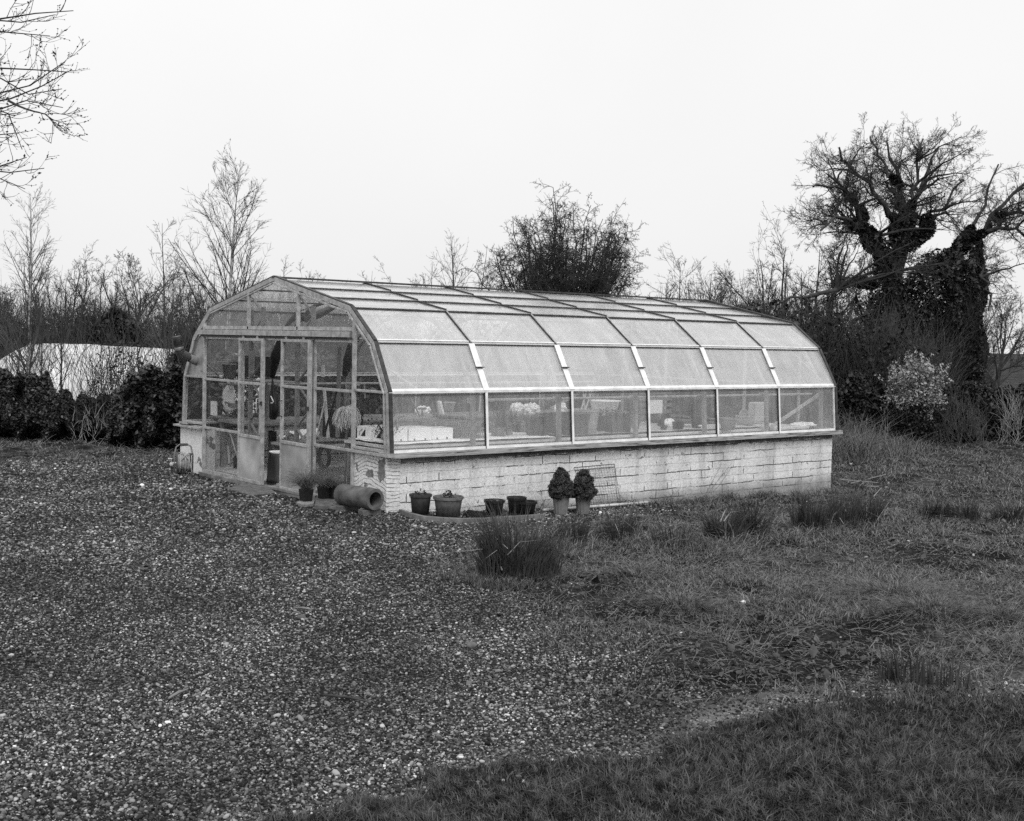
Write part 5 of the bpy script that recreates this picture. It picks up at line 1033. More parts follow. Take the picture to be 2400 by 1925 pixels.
def letters(txt, p, hgt_, m_, parent, shear=0):
    cu_ = bpy.data.curves.new('lettering', 'FONT'); cu_.body = txt; cu_.size = hgt_; cu_.extrude = .001; o = bpy.data.objects.new('lettering', cu_); sc.collection.objects.link(o); cu_.materials.append(m_)
    dg = bpy.context.evaluated_depsgraph_get(); me_ = bpy.data.meshes.new_from_object(o.evaluated_get(dg)); bpy.data.objects.remove(o)
    o2 = bpy.data.objects.new('lettering', me_); sc.collection.objects.link(o2); o2.parent = parent; OFF['x'] = 0
    o2.matrix_local = Matrix.Translation(Vector((p-OFF[parent.name]).tolist())) @ Matrix(((0, 0, -1, 0), (-1, 0, 0, 0), (0, 1, 0, 0), (0, 0, 0, 1))) @ Matrix.Rotation(R(-10), 4, 'Z')
    return o2
letters('bo ro', q0+A3(-.035, -.01, -.012), .075, white, t_)
# bucket, trays and stone on the high shelf, left side light
t_ = thing('shelf', 'high shelf behind the left side light carrying trays and a bucket', 'shelf', (.6, 1.4, 1.30)); bx('shelf_board', wood, (.42, .95, 1.296), (.95, 1.98, 1.318), t_); 
for y in (1.0, 1.93): bx('bracket', steel, (.90, y-.012, .72), (.925, y+.012, 1.295), t_)
c0 = onX(*zL(510, 770), .50); c0[2] = 1.319; t_ = thing('bucket', 'grey bucket among dark trays on the high shelf', 'bucket', c0); MB().lathe([(.001, 0), (.078, 0), (.105, .20), (.113, .20), (.113, .212), (.10, .212), (.075, .01), (.001, .01)], c0, 24).build('bucket_body', mat('grey bucket plastic', .26, .6, .15, 8), t_, smooth=True)
for (xa, xb, ya, yb_, X_, lb) in [(290, 520, 730, 520, .62, 'stack of black trays at the left of the high shelf'), (340, 540, 560, 480, .74, 'black tray tilted on top of the stack behind the bucket'), (535, 760, 760, 400, .78, 'tall black stacked tray right of the bucket'), (945, 1065, 760, 420, .78, 'black stacked tray seen through the left sliding door')]:
    a_, b2 = onX(*zL(xa, ya), X_), onX(*zL(xb, yb_), X_); o = bx('black_tray', blackp, (X_, a_[1], max(a_[2], 1.319)), (X_+.16, b2[1], b2[2]), None, .008); tag(o, lb, 'tray', 'black trays on the high shelf')
for (x_, y_, r_, m_, X_, nm, lb) in [(362, 775, .03, white, .46, 'shell', 'small white shell at the shelf edge'), (680, 690, .05, stonem, .50, 'stone', 'rounded grey stone beside the bucket'), (1025, 830, .035, white, .44, 'shell', 'white shell behind the left sliding door')]:
    c = onX(*zL(x_, y_), X_); tag(MB().blob(c, (r_, r_*1.2, r_*.8), 12, 8, rng, .06).build(nm, m_, smooth=True), lb, nm)
# lower left clutter
a_, b2 = onX(*zL(175, 1450), .50), onX(*zL(282, 1215), .50); t_ = thing('notebook', 'white ring-bound pad upright behind the left side light', 'notebook', a_); bx('page_block', white, (.50, a_[1], a_[2]), (.515, b2[1], b2[2]), t_); bx('binding', blackp, (.497, a_[1]+.004, a_[2]), (.518, a_[1]+.016, b2[2]), t_)
a_, b2 = onX(*zL(150, 1640), .46), onX(*zL(430, 1530), .46); tag(bx('wooden_box', greyp, (.46, a_[1], a_[2]), (.75, b2[1], b2[2]), None, .004), 'dark box with rubble on top behind the left side light', 'box')
crumple('rubble_heap', 'pale rubble heaped on the dark box', *zL(270, 1530), 34, 9, stonem, 21, 'rubble', Y=onX(*zL(270, 1530), .6)[1], dep_=.12)
c = onX(*zL(575, 1575), .48); t_ = thing('saucer', 'white saucer and dark dish on the left bench', 'saucer', c); MB().lathe([(.001, 0), (.03, 0), (.06, .02), (.055, .024), (.001, .008)], c, 20).build('dish', white, t_); 
z33 = lambda x, y: px((380, 960), .1577, x, y)
for (xa, ya, xb, yb_, r_, X_, m_, nm, lb) in [(1160, 840, 1010, 360, .009, .4, woodp, 'cane', 'thin pale cane crossing the lower left pane'), (1000, 800, 980, 540, .016, .5, woodp, 'cane', 'short pale stake in the lower left pane'), (1010, 760, 1100, 640, .008, .38, woodp, 'cane', 'short cross cane in the lower left pane')]:
    a_, b2 = onX(*z33(xa, ya), X_), onX(*z33(xb, yb_), X_); tag(MB().tube([a_, b2], r_, 6).build(nm, m_), lb, nm)
crumple('compost_sack', 'slumped pale compost sack behind the lower left pane', *z33(850, 900), 40, 46, mat('grubby compost sack', .2, .6, .4, 5), 22, 'sack', Y=onX(*z33(850, 900), .8)[1], dep_=.25)
c = onX(*z33(1100, 930), .5); t_ = thing('shovel', 'dark shovel blade standing behind the lower left pane', 'shovel', c); MB().add([c+A3(0, .09, .02), c+A3(0, -.09, .02), c+A3(0, -.10, .18), c+A3(0, 0, .26), c+A3(0, .10, .18)]+[c+A3(.01, .09, .02), c+A3(.01, -.09, .02), c+A3(.01, -.10, .18), c+A3(.01, 0, .26), c+A3(.01, .10, .18)], [(0, 1, 2, 3, 4), (9, 8, 7, 6, 5)]+[(i, 5+i, 5+(i+1) % 5, (i+1) % 5) for i in range(5)]).build('blade', blackp, t_); MB().tube([c+A3(0, 0, .25), c+A3(.25, .08, .9)], .013, 8).build('shaft', wood, t_)
# hollow log stand in the doorway
c = onZ(658, 1140, .012); c = A3(.285, onX(656, 1130, .285)[1], .013); t_ = thing('log_stand', 'upright hollow log with a pale rim standing just inside the doorway', 'log', c)
hh = onX(660, 1062, .285)[2]-.012; V = []; n_ = 26; g_ = np.random.default_rng(2)
for i in range(9):
    for j in range(n_):
        a_ = 2*math.pi*j/n_; k = .155*(1.08-.16*i/8)*(1+.10*math.sin(3*a_+i*.25)+.05*math.sin(7*a_-i*.3)); V.append(c+A3(k*math.cos(a_), k*math.sin(a_), hh*i/8))
MB().add(V, [(i*n_+j, i*n_+(j+1) % n_, (i+1)*n_+(j+1) % n_, (i+1)*n_+j) for i in range(8) for j in range(n_)]+[tuple(range(n_))[::-1], tuple(range(8*n_, 9*n_))]).build('trunk_section', mat('dark stripped log', .06, .75, .8, 3.5, 0, .5, 30, aniso=(1, 1, .25)), t_, smooth=True)
MB().lathe([(.10, hh+.001), (.142, hh+.001), (.146, hh+.018), (.105, hh+.018), (.10, hh+.001)], c, 28).build('rim_plate', white, t_)
p = onX(*z33(1640, 480), 2.0); p = onX(*z1(718, 1160), .72); t_ = thing('lantern', 'small black lantern on the low bench in the door gap', 'lantern', p); ly = p[1]; bx('lantern_body', blackp, (.69, ly-.05, .457), (.77, ly+.05, .60), t_, .01); MB().tube([(.73, ly-.035, .6), (.73, ly-.035, .66), (.73, ly+.035, .66), (.73, ly+.035, .6)], .008, 6).build('lantern_handle', blackp, t_)
c = onX(*z4(790, 350), .25); t_ = tag(MB().tube(ring(c, A3(0, 1, 0), U, .13, 30)+ring(c+A3(.03, 0, 0), A3(0, 1, 0), U, .12, 30), .016, 6).build('hose_coil', blackp), 'black coil of tubing behind the lower right pane', 'hose coil')
# far racks
for k in range(6): tag(bx('slatted_shelf', midp, (6.0, -.7, .75+.1*k), (6.7, -.66, .81+.1*k)), ['bottom', 'second', 'third', 'fourth', 'fifth', 'top'][k]+' pale slat of the rack seen through the fifth bay', 'slat', 'slats of the rack at the far end')

# ================================================================== TREES AND HEDGES
def at(px_, py_, dep): return CAM+ray(px_, py_)*dep
def finish(name, label, cat, p, trunk, crown, group, bark, twig, ivy=None, ivymat=None, buds=None, cname='crown'):
    t_ = thing(name, label, cat, p, group)
    v, f = merge([tubes(P_, R_, k) for P_, R_, k in trunk]); npmesh('trunk', v, f, bark, t_, smooth=True)
    v, f = merge([tubes(P_, R_, k) for P_, R_, k in crown]); npmesh(cname, v, f, twig, t_)
    if ivy is not None: v, f = ivy; npmesh('ivy', v, f, ivymat or ivym, t_)
    if buds is not None: v, f = buds; npmesh('buds', v, f, bark, t_)
    return t_
def stems(g_, p, n, h, r0, spread, lean, nseg=10, wander=.05, up=.05, rend=.15):
    az = g_.uniform(0, 6.283, n) if n > 1 else np.array([g_.uniform(0, 6.28)]); b_ = np.stack([p[0]+spread*np.cos(az)*g_.uniform(.2, 1, n)*(n > 1), p[1]+spread*np.sin(az)*g_.uniform(.2, 1, n)*(n > 1), np.full(n, p[2]-.05)], 1)
    d = np.stack([np.cos(az)*lean, np.sin(az)*lean, np.ones(n)], 1)+g_.normal(0, .03, (n, 3)); d /= np.linalg.norm(d, axis=1, keepdims=True)
    return march(g_, b_, d, h*g_.uniform(.75 if n > 1 else 1, 1.0, n), np.full(n, r0), nseg, wander, up, rend)
STY = {
 'birch': dict(n=1, r=.011, lv=[dict(n=46, t0=.14, t1=.97, ang=36, lenf=.40, tlen=.75, nseg=7, wander=.04, upb=.045, radf=.38), dict(n=9, t0=.15, ang=34, lenf=.42, tlen=.5, nseg=4, wander=.07, upb=.03, radf=.6), dict(n=5, t0=.2, ang=34, lenf=.5, nseg=3, wander=.1, upb=.0, radf=.7)]),
 'sapling': dict(n=1, r=.009, lv=[dict(n=20, t0=.2, t1=.95, ang=42, lenf=.30, tlen=.6, nseg=5, wander=.08, upb=.06, radf=.45), dict(n=6, t0=.2, ang=38, lenf=.5, tlen=.5, nseg=3, wander=.1, upb=.04, radf=.7), dict(n=3, t0=.2, ang=38, lenf=.5, nseg=3, wander=.1, upb=.04, radf=.8)]),
 'round': dict(n=1, r=.028, th=.62, lv=[dict(n=15, t0=.25, t1=1, ang=40, lenf=.95, tlen=.45, nseg=8, wander=.10, upb=.05, radf=.5), dict(n=11, t0=.25, ang=38, lenf=.42, tlen=.4, nseg=5, wander=.12, upb=.05, radf=.6), dict(n=7, t0=.2, ang=40, lenf=.5, nseg=4, wander=.14, upb=.04, radf=.65), dict(n=4, t0=.2, ang=42, lenf=.5, nseg=3, wander=.16, upb=.03, radf=.8)]),
 'multi': dict(n=5, r=.014, lean=.16, sp=.3, lv=[dict(n=12, t0=.25, t1=1, ang=36, lenf=.32, tlen=.3, nseg=6, wander=.12, upb=.06, radf=.5), dict(n=7, t0=.2, ang=38, lenf=.45, nseg=4, wander=.14, upb=.04, radf=.65), dict(n=5, t0=.2, ang=42, lenf=.5, nseg=3, wander=.15, upb=.03, radf=.8)]),
 'bushy': dict(n=16, r=.011, lean=.30, sp=.35, lv=[dict(n=20, t0=.15, t1=1, ang=55, angsd=22, lenf=.38, tlen=.35, nseg=6, wander=.24, upb=.0, radf=.55), dict(n=10, t0=.15, ang=55, angsd=22, lenf=.42, nseg=4, wander=.26, upb=.0, radf=.6), dict(n=7, t0=.15, ang=58, angsd=22, lenf=.45, nseg=3, wander=.28, upb=.0, radf=.75)]),
}
def tree(label, pxc, dep, ytop, style, seed, group, name='bare_tree', cat='bare tree', bark=None, twig=None, rmin=None, ivyh=0, ivyr=.3, k=1., crown_scale=1., dens=1.):
    g_ = np.random.default_rng(seed); p = col(pxc, dep); p[2] = hbase(p[0])-.05; h = hgt(pxc, ytop, dep)-p[2]; st = STY[style]; rmin = rmin or dep*.00013*k
    hh = h*st.get('th', .92 if st['n'] > 1 else .97)
    P0, R0 = stems(g_, p, st['n'], hh, h*st['r'], st.get('sp', 0)*h*.2, st.get('lean', .02), 12, {'birch': .016, 'sapling': .022, 'bushy': .13}.get(style, .05), .03, .1 if style in ('birch', 'sapling', 'multi') else .2)
    parts = []; P_, R_ = P0, R0
    for i, lv in enumerate(st['lv']):
        lv = dict(lv); lv['n'] = max(2, int(lv['n']*dens)) if i else lv['n']; lv['lenf'] *= crown_scale if i == 0 else 1
        P_, R_ = sprout(g_, P_, R_, rmin=rmin, **lv); parts.append((P_, R_, 5 if i == 0 else 3))
    iv = None
    if ivyh:
        n = int(2600*ivyh*ivyr/.3); s_ = g_.uniform(0, 1, n); q = P0[g_.integers(0, len(P0), n)]; x = s_*ivyh/h*12; i0 = np.minimum(x.astype(int), 11); fr = (x-i0)[:, None]
        c = q[np.arange(n), i0]*(1-fr)+q[np.arange(n), i0+1]*fr; a_ = g_.uniform(0, 6.28, n); rr = ivyr*(.45+.9*vnoise(s_*7, a_, seed))*np.sqrt(g_.uniform(.3, 1, n))*np.clip((1.04-s_)*4, .15, 1)
        iv = leaves(g_, c+np.stack([rr*np.cos(a_), rr*np.sin(a_), g_.normal(0, .05, n)], 1), dep*.0021)
    return finish(name, label, cat, p, [(P0, R0, 8)], parts, group, bark or barkm, twig or twigm, iv)
BG = 'bare trees behind the yard on the left'
# left side
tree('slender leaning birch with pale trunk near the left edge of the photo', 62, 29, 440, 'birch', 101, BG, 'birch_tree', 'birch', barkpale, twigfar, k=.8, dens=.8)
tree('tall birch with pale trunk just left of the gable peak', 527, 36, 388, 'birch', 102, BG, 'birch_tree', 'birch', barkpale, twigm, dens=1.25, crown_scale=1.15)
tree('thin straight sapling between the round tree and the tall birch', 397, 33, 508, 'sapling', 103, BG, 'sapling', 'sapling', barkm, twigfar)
tree('crooked multi-stemmed tree above the left end of the polytunnel', 135, 44, 575, 'multi', 104, BG, twig=twigm)
tree('second crooked multi-stemmed tree right of the first above the polytunnel', 208, 45, 580, 'multi', 105, BG)
tree('round-crowned bare tree above the middle of the polytunnel', 322, 50, 560, 'round', 106, BG, twig=twigfar, crown_scale=.9)
tree('low ivy-covered tree, dark cone left of the round-crowned tree', 250, 46, 655, 'sapling', 107, BG, 'ivy_tree', 'ivy tree', ivyh=3.3, ivyr=1.0)
tree('bushy bare tree immediately right of the tall birch', 592, 42, 610, 'multi', 108, BG, twig=twigfar)
tree('bushy bare tree immediately left of the tall birch', 468, 44, 600, 'multi', 109, BG, twig=twigfar)
tree('bare tree at the extreme left edge behind the birch', 12, 42, 620, 'round', 110, BG, twig=twigfar, crown_scale=.8)
for k_, (pxc, dep, yt, sd_, lb) in enumerate([(96, 23, 690, 111, 'dark sapling crossing the left part of the white polytunnel'), (141, 22.5, 660, 112, 'dark sapling crossing the polytunnel, second from the left'), (250, 22, 760, 113, 'dark sapling with withered leaves crossing the middle of the polytunnel'), (286, 21.6, 770, 114, 'low dark sapling right of the leafy one before the polytunnel'), (385, 22.5, 640, 115, 'wispy sapling rising beside the flue pipe'), (330, 24, 700, 116, 'faint thin sapling before the right end of the polytunnel'), (30, 22.5, 700, 117, 'thin arching sapling over the left shrub')]):
    tree(lb, pxc, dep, yt, 'sapling', sd_, 'young saplings growing before the polytunnel', 'sapling', 'sapling', barkm, twigm, k=.9, crown_scale=1.3)
# middle, above the roof line
MG = 'bare trees rising behind the greenhouse roof'
for pxc, dep, yt, sty, sd_, tw, lb, kw in [
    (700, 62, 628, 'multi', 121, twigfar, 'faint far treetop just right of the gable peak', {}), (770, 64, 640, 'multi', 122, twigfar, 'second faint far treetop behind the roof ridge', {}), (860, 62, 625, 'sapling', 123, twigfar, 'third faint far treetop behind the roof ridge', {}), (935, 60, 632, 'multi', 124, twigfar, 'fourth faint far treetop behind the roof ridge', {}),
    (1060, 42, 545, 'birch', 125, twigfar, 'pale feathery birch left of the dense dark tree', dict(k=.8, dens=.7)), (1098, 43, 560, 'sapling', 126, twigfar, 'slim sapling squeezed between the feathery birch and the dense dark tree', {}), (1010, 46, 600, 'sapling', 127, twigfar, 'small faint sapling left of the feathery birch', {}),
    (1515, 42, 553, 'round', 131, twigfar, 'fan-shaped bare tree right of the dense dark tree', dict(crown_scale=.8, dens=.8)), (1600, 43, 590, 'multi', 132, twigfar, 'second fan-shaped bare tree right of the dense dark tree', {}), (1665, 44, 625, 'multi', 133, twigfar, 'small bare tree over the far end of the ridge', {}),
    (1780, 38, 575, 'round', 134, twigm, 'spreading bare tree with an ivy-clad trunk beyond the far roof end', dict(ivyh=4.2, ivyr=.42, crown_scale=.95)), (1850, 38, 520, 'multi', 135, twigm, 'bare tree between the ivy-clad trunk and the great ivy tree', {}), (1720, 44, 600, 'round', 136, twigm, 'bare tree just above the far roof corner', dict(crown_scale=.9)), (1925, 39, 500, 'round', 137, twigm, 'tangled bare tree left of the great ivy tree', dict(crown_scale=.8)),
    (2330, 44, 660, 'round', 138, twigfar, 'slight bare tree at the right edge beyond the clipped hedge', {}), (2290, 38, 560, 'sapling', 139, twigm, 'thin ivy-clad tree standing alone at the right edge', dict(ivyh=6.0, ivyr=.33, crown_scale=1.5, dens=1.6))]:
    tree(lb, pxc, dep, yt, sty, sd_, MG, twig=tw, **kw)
def dometree(label, pxc, dep, dome, rx, seed, group, nt=95):
    g_ = np.random.default_rng(seed); p = col(pxc, dep); p[2] = hbase(p[0])-.05; a_ = g_.uniform(0, 6.283, nt); rr = np.sqrt(g_.uniform(0, 1, nt)); lat = rr*np.cos(a_); dpt = rr*np.sin(a_)
    top = np.interp(lat*rx/dep*F+pxc, [d_[0] for d_ in dome], [d_[1] for d_ in dome]); zt = CAM[2]+(horizon(pxc)-top)/F*dep; zt = 1.5+(zt-1.5)*(1-.35*dpt**2)*g_.uniform(.45, 1.0, nt)**.6
    T = np.stack([p[0]+rt[0]*lat*rx+fw[0]*dpt*rx*.9, p[1]+rt[1]*lat*rx+fw[1]*dpt*rx*.9, zt], 1)
    S0 = p+np.stack([lat*.12, dpt*.12, g_.uniform(.6, 2.2, nt)], 1); Mi = S0*.5+T*.5; Mi[:, 2] += .25*rr; Mi[:, :2] += (T-S0)[:, :2]*.22
    u = np.linspace(0, 1, 11)[None, :, None]; P0 = (1-u)**2*S0[:, None]+2*u*(1-u)*Mi[:, None]+u**2*T[:, None]; P0 += np.cumsum(g_.normal(0, .06, P0.shape), 1)*u; R0 = np.repeat((.038*(1-u[:, :, 0])**1.3+.007), nt, 0)
    P1, R1 = sprout(g_, P0, R0, 17, t0=.2, ang=68, angsd=24, Labs=.8, tlen=.35, radf=.45, nseg=6, wander=.24, upb=0, rmin=.007)
    P2, R2 = sprout(g_, P1, R1, 8, t0=.1, ang=60, angsd=22, lenf=.45, nseg=4, wander=.26, upb=0, radf=.6, rmin=.0045); P3, R3 = sprout(g_, P2, R2, 4, t0=.1, ang=60, angsd=22, lenf=.5, nseg=3, wander=.26, upb=0, radf=.75, rmin=.0042)
    tr_ = np.array([[p+U*z_ for z_ in (0, .4, .8, 1.2, 1.6)]]); finish('thorn_tree', label, 'thorn tree', p, [(tr_, np.array([[.17, .15, .14, .13, .1]]), 8)], [(P0, R0, 5), (P1, R1, 3), (P2, R2, 3), (P3, R3, 3)], group, barkm, twigm)
dometree('dense dark thorny tree with a domed crown in the middle of the skyline', 1315, 27, [(1140, 640), (1165, 560), (1200, 520), (1240, 480), (1300, 438), (1350, 470), (1410, 480), (1450, 520), (1480, 600), (1495, 660)], 1.58, 128, MG)
# the great ivy tree, limbs laid out one by one
z5 = lambda x, y: px((1640, 280), .4626, x, y)
def limbset(L_, dep, seed):
    g_ = np.random.default_rng(seed); P_ = []; R_ = []; n = 9
    for pts, r0, r1, dd in L_:
        q = np.array([at(*z5(*p_), dep+dd*i_/(len(pts)-1)) for i_, p_ in enumerate(pts)]); s_ = np.r_[0, np.cumsum(np.linalg.norm(np.diff(q, axis=0), axis=1))]; u = np.linspace(0, s_[-1], n)
        P_.append(np.stack([np.interp(u, s_, q[:, i_]) for i_ in range(3)], 1)+np.r_[np.zeros((1, 3)), g_.normal(0, .05, (n-1, 3))]); R_.append((r0*.72-r1)*(1-np.linspace(0, 1, n))**1.25+r1*.8)
    return np.array(P_), np.array(R_)
def ivy_on(g_, P_, R_, rad, n, upto, sz=.052):
    k = g_.integers(0, len(P_), n); s_ = g_.uniform(0, 1, n)**.9*np.asarray(upto)[k]; x = s_*(P_.shape[1]-1); i0 = np.minimum(x.astype(int), P_.shape[1]-2); fr = (x-i0)[:, None]
    c = P_[k, i0]*(1-fr)+P_[k, i0+1]*fr; d = g_.normal(0, 1, (n, 3)); d /= np.linalg.norm(d, axis=1, keepdims=True); rr = np.asarray(rad)[k]*(.3+1.1*vnoise(s_*9+k*3, d[:, 0]*2+5, 4))*(1.12-1.02*s_)
    return leaves(g_, c+d*rr[:, None], sz)
def ivytree(label, limbs, ivr, upto, dep, seed, nivy, spr=(8, 6, 5, 2), labs=.95, dome=None):
    g_ = np.random.default_rng(seed); P0, R0 = limbset(limbs, dep, seed); p = P0[0, 0].copy(); p[2] = float(hbase(p[0]))
    if dome is not None:
        nt = dome[2]; a_ = g_.uniform(0, 6.283, nt); rr = np.sqrt(g_.uniform(.08, 1, nt)); lat = rr*np.cos(a_); dpt = rr*np.sin(a_); pxc = (dome[0][0][0]+dome[0][-1][0])/2; rx = (dome[0][-1][0]-dome[0][0][0])/2/F*dep
        top = np.interp(pxc+lat*rx/dep*F, [q_[0] for q_ in dome[0]], [q_[1] for q_ in dome[0]]); zt = CAM[2]+(horizon(pxc)-top)/F*dep; zl = CAM[2]+(horizon(pxc)-dome[1])/F*dep; zt = zl+(zt-zl)*np.sqrt(np.clip(1-.5*dpt**2, 0, 1))*g_.uniform(.05, 1, nt)**.65
        o = col(pxc, dep); T = np.stack([o[0]+rt[0]*lat*rx+fw[0]*dpt*rx*.8, o[1]+rt[1]*lat*rx+fw[1]*dpt*rx*.8, zt], 1)
        cand = P0[1:, 3:8].reshape(-1, 3); crr = R0[1:, 3:8].reshape(-1); dist = np.linalg.norm(T[:, None]-cand[None], axis=2)+2.0*np.maximum(0, cand[None, :, 2]-T[:, None, 2]+.3); ix_ = dist.argmin(1); S0 = cand[ix_]
        Mi = S0*.5+T*.5; Mi[:, 2] += .15; u = np.linspace(0, 1, 9)[None, :, None]; PD = (1-u)**2*S0[:, None]+2*u*(1-u)*Mi[:, None]+u**2*T[:, None]; PD += np.cumsum(g_.normal(0, .04, PD.shape), 1)*u
        RD = np.minimum(.045, crr[ix_]*.7)[:, None]*(1-u[0, :, 0])[None]**1.2+.009; PA, RA = np.concatenate([P0[1:], PD]), np.concatenate([R0[1:], RD])
    else: PD = None; PA, RA = P0[1:], R0[1:]
    P1, R1 = sprout(g_, PA, RA, spr[0], t0=.15, t1=1, ang=52, angsd=20, Labs=labs, tlen=.25, radf=.4, nseg=7, wander=.17, upb=.03, rmin=.008)
    P2, R2 = sprout(g_, P1, R1, spr[1], t0=.2, ang=42, angsd=15, lenf=.5, nseg=5, wander=.16, upb=.04, radf=.6, rmin=.0055)
    P3, R3 = sprout(g_, P2, R2, spr[2], t0=.2, ang=42, angsd=15, lenf=.55, nseg=3, wander=.18, upb=.05, radf=.7, rmin=.0038)
    P4, R4 = sprout(g_, P3, R3, spr[3], t0=.3, ang=40, angsd=15, lenf=.7, nseg=3, wander=.2, upb=.05, radf=.8, rmin=.0034)
    return finish('ivy_tree', label, 'ivy tree', p, [(P0, R0, 10)], [(P1, R1, 4), (P2, R2, 3), (P3, R3, 3), (P4, R4, 3)]+([(PD, RD, 5)] if PD is not None else []), 'ivy-smothered trees on the right', barkm, twigm, ivy_on(g_, P0, R0, ivr, nivy, upto))
ivytree('great bare tree with trunk and lower limbs smothered in dark ivy, right of the greenhouse', [
    ([(970, 1330), (965, 1100), (975, 900), (1005, 740), (1020, 620)], .42, .28, .3),
    ([(960, 860), (900, 660), (830, 500), (790, 400), (735, 320), (640, 275)], .24, .03, -1),
    ([(1020, 660), (1020, 480), (1010, 330), (990, 240), (960, 140)], .24, .03, .5),
    ([(1025, 640), (1060, 460), (1130, 350), (1145, 250), (1190, 140)], .2, .03, 1),
    ([(880, 640), (820, 540), (760, 510), (690, 490), (620, 560)], .14, .03, -1.5),
    ([(880, 840), (760, 825), (650, 870), (560, 905), (500, 880), (400, 930)], .14, .03, -2),
    ([(1000, 520), (930, 430), (860, 330), (790, 265), (690, 150)], .14, .03, -.5),
    ([(1050, 640), (1140, 560), (1165, 470), (1230, 440), (1330, 300)], .14, .03, 1.5),
    ([(1060, 460), (1100, 300), (1110, 200), (1120, 90)], .1, .03, 1),
    ([(830, 500), (760, 380), (690, 330), (560, 340)], .08, .03, -2),
    ([(1010, 330), (930, 250), (880, 150), (860, 90)], .08, .03, .5)],
    [1.05, .36, .34, .32, .2, .12, .1, .22, .1, .1, .1], [1, .5, .3, .3, .42, .15, .12, .4, .1, .1, .1], 33, 201, 42000, dome=([(1862, 600), (1868, 470), (1895, 385), (1970, 335), (2060, 312), (2140, 300), (2210, 325), (2275, 370), (2295, 470), (2290, 600)], 700, 62))
ivytree('second ivy-smothered trunk whose limb leans out of the right edge', [
    ([(1240, 1330), (1270, 1100), (1300, 900), (1300, 790), (1285, 700)], .36, .25, .3),
    ([(1150, 760), (1270, 700), (1350, 630), (1420, 590), (1500, 500), (1560, 390), (1650, 310)], .22, .04, 1),
    ([(1400, 600), (1500, 550), (1600, 550), (1700, 640)], .12, .03, -1),
    ([(1340, 640), (1390, 500), (1450, 420), (1500, 230)], .1, .03, 1),
    ([(1330, 740), (1420, 770), (1450, 850), (1470, 980)], .1, .03, -1),
    ([(1500, 500), (1600, 460), (1690, 500), (1760, 620)], .1, .03, 0)],
    [.9, .34, .14, .16, .12, .1], [1, .4, .15, .2, .3, .1], 35, 202, 26000, (8, 6, 5, 2), dome=([(2215, 620), (2260, 520), (2330, 430), (2400, 385), (2500, 380), (2600, 450), (2640, 600)], 690, 26))
# overhanging tree at the top left: its trunk stands outside the picture
zT = lambda x, y: px((0, 0), .2776, x, y)
def near_tree():
    g_ = np.random.default_rng(301); dep = 10.5; tb = col(-1150, 10.5); tb[2] = -.05
    topz = [tb+A3(.1*k, .08*k, 0)*.6+U*z_ for k, z_ in enumerate((0, 1.4, 2.6, 3.8, 5.0))]
    L_ = [[(0, 100), (190, 45), (350, 42), (600, 20)], [(0, 165), (100, 210), (260, 190), (400, 150), (510, 120)], [(0, 280), (140, 325), (230, 370), (390, 340)], [(0, 545), (60, 680), (140, 760), (300, 795), (470, 815), (575, 760)], [(0, 600), (180, 590), (300, 640), (460, 700), (560, 640)], [(0, 840), (70, 850), (130, 940), (200, 1060), (230, 1130), (250, 1240)], [(70, 850), (220, 950), (340, 1030), (400, 1090)], [(0, 700), (120, 640), (260, 540), (400, 430)], [(0, 1400), (60, 1420), (160, 1450), (250, 1470), (365, 1385)], [(0, 1395), (100, 1400), (180, 1390), (260, 1300)], [(0, 1480), (80, 1540), (160, 1590), (205, 1610)], [(0, 1000), (60, 1080), (130, 1070), (200, 1010)], [(0, 1130), (70, 1160), (115, 1120)], [(0, 860), (120, 830), (330, 790), (540, 640), (650, 610)], [(0, 950), (60, 890), (140, 860), (330, 905), (530, 940)]]
    P_ = []; R_ = []
    for j, pts in enumerate(L_):
        dd = g_.uniform(-.8, .8); q = [at(*zT(*p_), dep+dd) for p_ in pts]
        if pts[0][0] == 0:
            s0 = topz[3] if pts[0][1] < 700 else topz[2]; e = q[0]; m1 = s0*.6+e*.4+U*.25; m2 = s0*.25+e*.75+U*.15; q = [s0+g_.normal(0, .05, 3), m1, m2]+q
        q = np.array(q)
        for _ in range(2): q = np.concatenate([q[:1], np.stack([q[:-1]*.75+q[1:]*.25, q[:-1]*.25+q[1:]*.75], 1).reshape(-1, 3), q[-1:]])
        s_ = np.r_[0, np.cumsum(np.linalg.norm(np.diff(q, axis=0), axis=1))]; u = np.linspace(0, s_[-1], 16); P_.append(np.stack([np.interp(u, s_, q[:, i_]) for i_ in range(3)], 1)+np.cumsum(g_.normal(0, .010, (16, 3)), 0)*np.linspace(0, 1, 16)[:, None]); R_.append(np.linspace(.034 if pts[0][0] == 0 else .012, .0035, 16))
    P0, R0 = np.array(P_), np.array(R_); pt = np.array([topz]); rt_ = np.array([[.24, .2, .17, .13, .09]])
    P1, R1 = sprout(g_, P0, R0, 12, t0=.66, t1=.98, ang=42, angsd=18, Labs=.30, tlen=.0, radf=.55, nseg=7, wander=.16, upb=.13, rmin=.003)
    P2, R2 = sprout(g_, P1, R1, 4, t0=.25, ang=40, angsd=15, lenf=.55, nseg=5, wander=.13, upb=.10, radf=.7, rmin=.0028)
    tips = np.concatenate([P2[:, -1], P1[:, -1], P2[:, 3]]); b = leaves(g_, tips, .013, .4, .25, 1.8)
    finish('overhanging_tree', 'bare budding branches reaching into the top left corner from a tree outside the photo', 'overhanging tree', tb, [(pt, rt_, 12)], [(P0, R0, 6), (P1, R1, 4), (P2, R2, 3)], None, barkm, barkm, buds=b, cname='branches')
near_tree()
